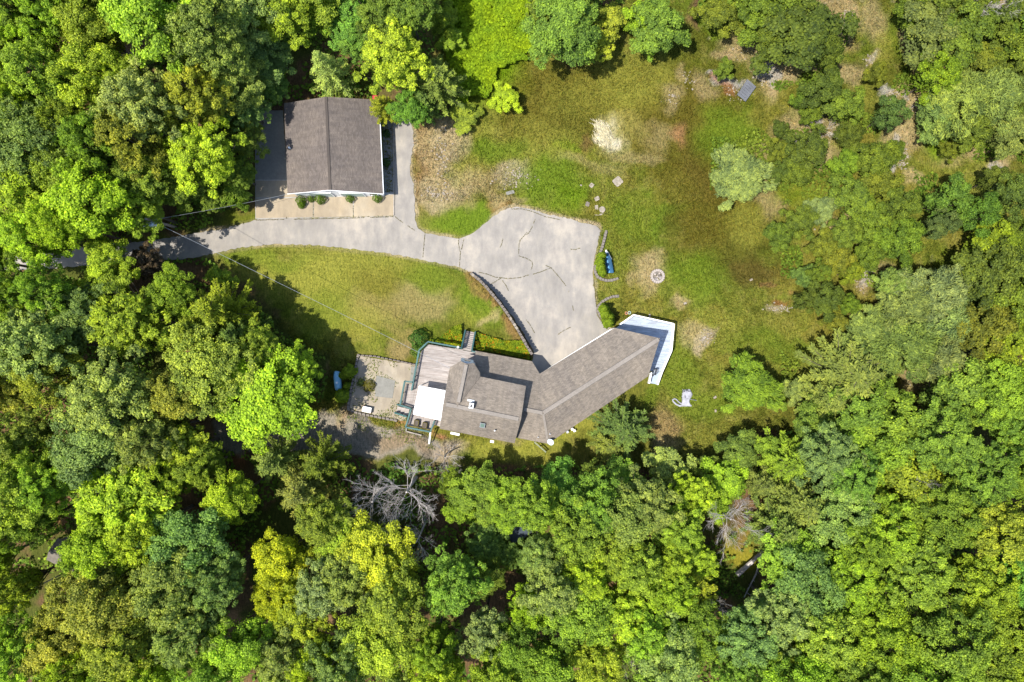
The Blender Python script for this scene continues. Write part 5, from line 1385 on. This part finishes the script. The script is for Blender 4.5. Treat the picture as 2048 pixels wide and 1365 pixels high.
for (x, y, h, r, lb) in ((1206, 512, 2.5, .55, 'column cedar topmost in the hedge beside the blue umbrella'), (1202, 523, 2.7, .62, 'column cedar second from the top in the umbrella hedge'), (1204, 534, 2.7, .6, 'column cedar third from the top in the umbrella hedge'), (1207, 544, 2.4, .5, 'column cedar lowest in the umbrella hedge'),
                     (1209, 617, 3.0, .6, 'column cedar topmost in the hedge beside the white deck'), (1213, 628, 3.0, .65, 'column cedar second from the top beside the white deck'), (1221, 634, 2.8, .55, 'column cedar right hand one in the hedge beside the white deck'), (1219, 644, 3.2, .7, 'column cedar lowest in the hedge, touching the long roof'),
                     (696, 744, 2.8, .8, 'column cedar in shade above the blue tank'), (684, 751, 2.2, .5, 'small column cedar at the left end of the blue tank'), (681, 792, 2.6, .85, 'column cedar in shade below the blue tank'), (692, 772, 2.0, .4, 'slim column cedar right of the blue tank')):
    shrub(x, y, r, h, AC, lb, CONE, 'cedar', 'hedge tree', (.62, 3.0), group=None)

# ------------------------------------------------------------------ bare trees
def bare(px, py, w, H, label, k, col=None, rz=0):
    q = P(px, py, H * .6); tm_, ls = DEAD[k]; R0, H0 = ((4.6, 11), (4.0, 9))[k]
    s = w / 2 / PXM * (CAM_H - H * .6) / CAM_H / R0 * .9
    root = thing('bare_tree', label, 'tree', (q.x, q.y, 0), rz); root.scale = (s, s, H / H0)
    link('trunk', tm_, root)
    for l in ls: link('limb', l, root)
bare(815, 980, 175, 12, 'large bare tree with pale branches between the woods and the gravel track', 0, rz=.4)
bare(750, 1000, 140, 12, 'bare tree with fanned pale twigs left of the large bare one', 1, rz=2.1)
bare(835, 1078, 110, 11.5, 'small bare tree with dark twigs below the large bare one', 1)
bare(890, 915, 90, 5, 'leafless sapling casting shade on the pale slab below the house', 1, rz=1)
bare(1455, 1035, 130, 11, 'bare grey tree left of the fallen trunk', 0, rz=2)
bare(1262, 1320, 95, 12.5, 'bare grey tree near the bottom edge right of centre', 1, rz=1.5)
bare(1418, 1205, 75, 11, 'small bare tree below the fallen trunk', 1, rz=.5)
bare(1360, 1110, 60, 10, 'small grey bare tree up left of the fallen trunk', 1, rz=4)
bare(1820, 968, 60, 11, 'white twigged dead top poking through a yellow green tree', 1, rz=3)
bare(1970, 12, 110, 9, 'bare white branched tree at the top right edge', 0, rz=5)
bare(1640, 262, 80, 4, 'bare grey thicket tree in the scrub below the slatted panel', 1, rz=.3)
bare(1590, 300, 70, 3.5, 'bare grey bush left of the bare thicket tree in the scrub', 1, rz=2.6)
bare(250, 100, 80, 8, 'bare brown twigged tree in the upper left woods', 1, rz=2)
bare(62, 112, 90, 12, 'bare grey branched tree near the upper left edge', 0, rz=1)
bare(25, 1200, 70, 13, 'bare grey twigs in the lower left woods', 1, rz=1.3)
bare(1590, 775, 44, 3, 'small bare white twigged bush right of the lone bright evergreen', 1, rz=1.3)
# fallen trunk
a, b = P(1526, 1101, .4), P(1474, 1150, .8)
ft = thing('fallen_trunk', 'fallen forked dead trunk across the grassy gap in the woods', 'fallen tree', (a.x, a.y, 0))
va = Vector((0, 0, .35)); vb = b - Vector((a.x, a.y, 0))
MB().tube([va, va.lerp(vb, .5) + Vector((.2, .1, .1)), vb], [.16, .26, .34], 8).build('trunk', M['deadwood'], ft)
v2 = P(1488, 1195, .6) - Vector((a.x, a.y, 0))
MB().tube([va, va.lerp(v2, .5) + Vector((.3, 0, .1)), v2], [.14, .11, .05], 6).build('limb', M['deadwood'], ft)
for t in (.4, .6, .75, .9):
    p_ = va.lerp(v2, t) + Vector((.15, 0, .1)); MB().tube([p_, p_ + Vector((rr.uniform(-1.8, 1.8), rr.uniform(-1, .2), .5))], [.05, .02], 5).build('limb', M['deadwood'], ft)

# ------------------------------------------------------------------ ground plants (countless)
def stuff_cards(name, x, y, z, size, col, nz=1.2, aspect=1.3, tonesd=.15, seed=1, jit=.7):
    g = np.random.default_rng(seed); n = len(x)
    C = np.stack([x, y, z], 1)
    Nn = g.normal(0, jit, (n, 3)) + np.array([0, 0, nz])
    V, F = cards(C, Nn, size, aspect, rng=g)
    o = link(name, npmesh(name, V, F, M['weed'], attrs={'tone': np.repeat(np.clip(.5 + g.normal(0, tonesd, n), 0, 1), 4)}, colors=np.repeat(col, 4, 0)))
    o['kind'] = 'stuff'; return o
def px_of(x, y): return x * PXM + 1024.0, 682.5 - y * PXM
def filt(x, y, inside, margin=0):
    px, py = px_of(x, y)
    m_ = in_poly(px, py, CLEAR)
    bad = in_poly(px, py, DRIVE) | in_poly(px, py, PAD) | in_poly(px, py, PATIO) | (in_poly(px, py, TRACK))
    hs = in_poly(px, py, [(800,680),(930,655),(950,700),(1064,720),(1100,730),(1225,650),(1270,628),(1350,645),(1320,770),(1100,890),(880,860),(800,860)])
    gs = in_poly(px, py, [(568,200),(765,200),(772,390),(575,390)])
    return (m_ if inside else ~m_) & ~bad & ~hs & ~gs
g = np.random.default_rng(5)
# undergrowth below the trees
n = 150000
x = g.uniform(-68, 68, n); y = g.uniform(-46, 46, n)
k = filt(x, y, False) & (fbm(x, y, 3.5, 31, 3) > .46) & ~in_poly(*px_of(x, y), SCRUB)
x, y = x[k], y[k]
hh = np.clip((fbm(x, y, 1.6, 32, 2) - .3) * 4.5, .05, 3.0)
z = hh * g.uniform(.3, 1.0, len(x)); t = g.random((len(x), 1)); f_ = vnoise(x, y, 4, 35)[:, None]
col = np.array([.08, .16, .026]) * (1 - f_) + np.array([.17, .24, .03]) * f_
stuff_cards('undergrowth', x, y, z, .34, col * (.7 + .6 * t), seed=8)
# twiggy leaf litter pieces catching light on the wood floor
# grass tufts over the lawns: fine relief that carries the colour of the ground below
n = 330000
x = g.uniform(-37, 66, n); y = g.uniform(-18, 45, n)
px, py = px_of(x, y)
mown = in_poly(px, py, [(400,480),(700,480),(920,530),(1060,700),(940,720),(700,720),(500,600)]) | ((px > 820) & (px < 1010) & (py > 405) & (py < 480)) | ((py > 840) & (px > 860) & (px < 1250))
dens = np.where(mown, .25, np.where(fbm(x, y, 5, 55, 3) > .45, 1, .55))
k = (filt(x, y, True) | in_poly(px, py, SCRUB)) & (g.random(n) < dens)
x, y, mown = x[k], y[k], mown[k]
col = ground_color(x, y)
col = col * g.uniform(.6, 1.75, (len(x), 1)) * np.stack([g.uniform(.85, 1.12, len(x)), np.ones(len(x)), g.uniform(.8, 1.2, len(x))], 1)
gh_ = ground_height(x, y)
V = []; C = np.stack([x, y, gh_ + np.where(mown, .04, .10)], 1)
ref = np.stack([np.cos(fbm(x, y, 3, 91, 2) * 14), np.sin(fbm(x, y, 3, 91, 2) * 14), g.uniform(.1, .8, len(x))], 1) + g.normal(0, .35, (len(x), 3))
Nn = g.normal(0, .55, (len(x), 3)) + np.array([0, 0, .8])
V, F = cards(C, Nn, np.where(mown, .055, .075), 5.0, ref, rng=g)
o = link('grass_tufts', npmesh('grass_tufts', V, F, M['weed'], attrs={'tone': np.repeat(np.clip(.5 + g.normal(0, .1, len(x)), 0, 1), 4)}, colors=np.repeat(col, 4, 0))); o['kind'] = 'stuff'
# weeds breaking up the gravel patio and the edge of the track
n = 9000
x = g.uniform(-21.5, -8, n); y = g.uniform(-15.5, -1.5, n); px, py = px_of(x, y)
wd = fbm(x, y, 1.4, 171, 3)
k = ((in_poly(px, py, PATIO) & (wd > .5) & ~in_poly(px, py, [(753,751),(791,762),(785,797),(750,793)])) | (in_poly(px, py, [(697,822),(800,845),(860,872),(870,900),(780,880),(690,850)]) & (wd > .42)))
k &= g.random(n) < np.clip((wd - .42) * 5, 0, 1)
x, y = x[k], y[k]; f_ = g.random((len(x), 1))
stuff_cards('patio_weeds', x, y, .09 + g.uniform(0, .12, len(x)), .10, np.array([.17, .17, .03]) * f_ + np.array([.09, .15, .02]) * (1 - f_), seed=21)
# bright vine thicket at the top
VINE = [(862,-20),(900,20),(915,60),(895,100),(905,150),(912,190),(925,215),(960,190),(1000,140),(1070,120),(1060,60),(1075,-20)]
n = 26000; q = [P(a, b) for a, b in VINE]
x = g.uniform(-10.5, 3.5, n); y = g.uniform(28, 45, n); px, py = px_of(x, y)
k = in_poly(px + (fbm(x, y, 2, 61, 3) - .5) * 50, py + (fbm(x, y, 2, 62, 3) - .5) * 50, VINE); x, y = x[k], y[k]
hh = .25 + 1.1 * fbm(x, y, 2.2, 63, 3); f_ = vnoise(x, y, 1.2, 64)[:, None]
col = np.array([.20, .28, .010]) * f_ + np.array([.13, .22, .014]) * (1 - f_)
stuff_cards('vine_thicket', x, y, hh + g.uniform(-.15, .05, len(x)), .26, col * g.uniform(.75, 1.25, (len(x), 1)), seed=12, jit=.5)
# day lilies and shrubs in the flower bed
BED = [[(858,680),(880,676),(905,655),(924,648),(924,690),(916,694)], [(952,664),(975,672),(1010,682),(1045,682),(1060,702),(1058,718),(1000,706),(952,698)]]
n = 30000
x = g.uniform(-11.5, 3, n); y = g.uniform(-3, 3, n); px, py = px_of(x, y)
k = (in_poly(px, py, BED[0]) | in_poly(px, py, BED[1])); x, y = x[k], y[k]
f_ = vnoise(x, y, .5, 74)[:, None]
col = np.array([.09, .16, .015]) * (1 - f_) + np.array([.22, .25, .014]) * f_
orange = (g.random(len(x)) < .12) & (vnoise(x, y, 1.1, 75) > .45)
col[orange] = np.array([.55, .17, .015])
stuff_cards('day_lily_bed', x, y, ground_height(x, y) + .25 + .5 * vnoise(x, y, .7, 76) + g.uniform(-.1, .1, len(x)), np.where(orange, .11, .15), col, seed=14)
# low leafy scrub between the young trees on the right
n = 90000
x = g.uniform(24, 67, n); y = g.uniform(-12, 45, n); px, py = px_of(x, y)
m1 = fbm(x, y, 4.5, 81, 3)
mask = (px > 1420) & (m1 > .575) & ~((px < 1560) & (py > 380)) & (py < 800)
mask &= ~in_poly(px, py, [(1690,-20),(1800,-20),(1790,120),(1780,180),(1850,215),(1910,270),(1880,340),(1790,320),(1800,260),(1700,170)])
k = mask; x, y = x[k], y[k]
f_ = vnoise(x, y, 3, 84)[:, None]
col = np.array([.075, .13, .016]) * f_ + np.array([.13, .17, .022]) * (1 - f_)
stuff_cards('low_scrub', x, y, np.clip((m1[k] - .575) * 9, .05, .8) * g.uniform(.3, 1, len(x)), .26, col * g.uniform(.65, 1.35, (len(x), 1)), seed=18)
# pale rubble on the bare ground of the scrub
rs = []
for (cx, cy, rx, ry, m_) in [(1540,157,16,14,70),(1520,150,12,12,40),(1690,45,8,18,60),(1738,120,8,8,30),(1808,305,11,18,60),(1805,330,9,9,30),(1728,560,16,20,80),(1785,188,18,9,40),(2003,365,8,18,50),(1825,212,8,9,25),
        (1470,185,26,18,60),(1562,617,20,7,50),(1410,676,14,16,50),(1026,356,34,20,90),(885,300,18,60,90),(875,385,34,14,60),(1850,235,30,14,40),(1500,105,30,12,30),(1670,455,24,18,40),(1375,160,12,16,20),(1345,195,18,18,20),(1835,750,14,40,30)]:
    for _ in range(m_):
        rs.append((cx + g.normal(0, rx * .55), cy + g.normal(0, ry * .55), g.uniform(.05, .2)))
V = []; Fq = []
for (a_, b_, s_) in rs:
    q = P(a_, b_); an = g.uniform(0, 6.28); z0 = float(ground_height(np.array([q.x]), np.array([q.y]))[0]); b0 = len(V)
    for t_ in range(5):
        V.append((q.x + s_ * math.cos(an + t_ * 1.257) * g.uniform(.7, 1.1), q.y + s_ * .75 * math.sin(an + t_ * 1.257), z0 - .02))
    for t_ in range(5):
        V.append((q.x + s_ * .6 * math.cos(an + t_ * 1.257), q.y + s_ * .5 * math.sin(an + t_ * 1.257), z0 + s_ * .6))
    for t_ in range(5):
        n1 = (t_ + 1) % 5; Fq += [(b0 + t_, b0 + n1, b0 + 5 + n1), (b0 + t_, b0 + 5 + n1, b0 + 5 + t_)]
    Fq += [(b0 + 5, b0 + 6, b0 + 7), (b0 + 5, b0 + 7, b0 + 8), (b0 + 5, b0 + 8, b0 + 9)]
o = link('rubble', npmesh('rubble', V, Fq, M['stone_pale'])); o['kind'] = 'stuff'
# pale straw sheaf in the meadow
n = 900; a = g.uniform(.3, 2.6, n) ; r0 = g.uniform(0, 1.6, n) ** 1
cx, cy = P(1205, 262).x, P(1205, 262).y
a = g.uniform(-1, 1, n); x = cx + g.normal(0, .42, n) + a * .45 * np.sin(a * 4 + 1); y = cy - .4 + a * 1.3 + g.normal(0, .25, n)
C = np.stack([x, y, .12 + g.uniform(0, .12, n)], 1); ref = np.stack([g.normal(.5, .5, n), g.normal(-1, .4, n), g.normal(0, .1, n)], 1)
V, F = cards(C, g.normal(0, .3, (n, 3)) + np.array([0, 0, 1]), .06, 11, ref, rng=g)
o = link('straw', npmesh('straw', V, F, M['weed'], attrs={'tone': np.repeat(np.clip(.5 + g.normal(0, .12, n), 0, 1), 4)}, colors=np.repeat(np.array([[.55, .50, .36]]) * g.uniform(.6, 1.2, (n, 1)), 4, 0))); o['kind'] = 'stuff'
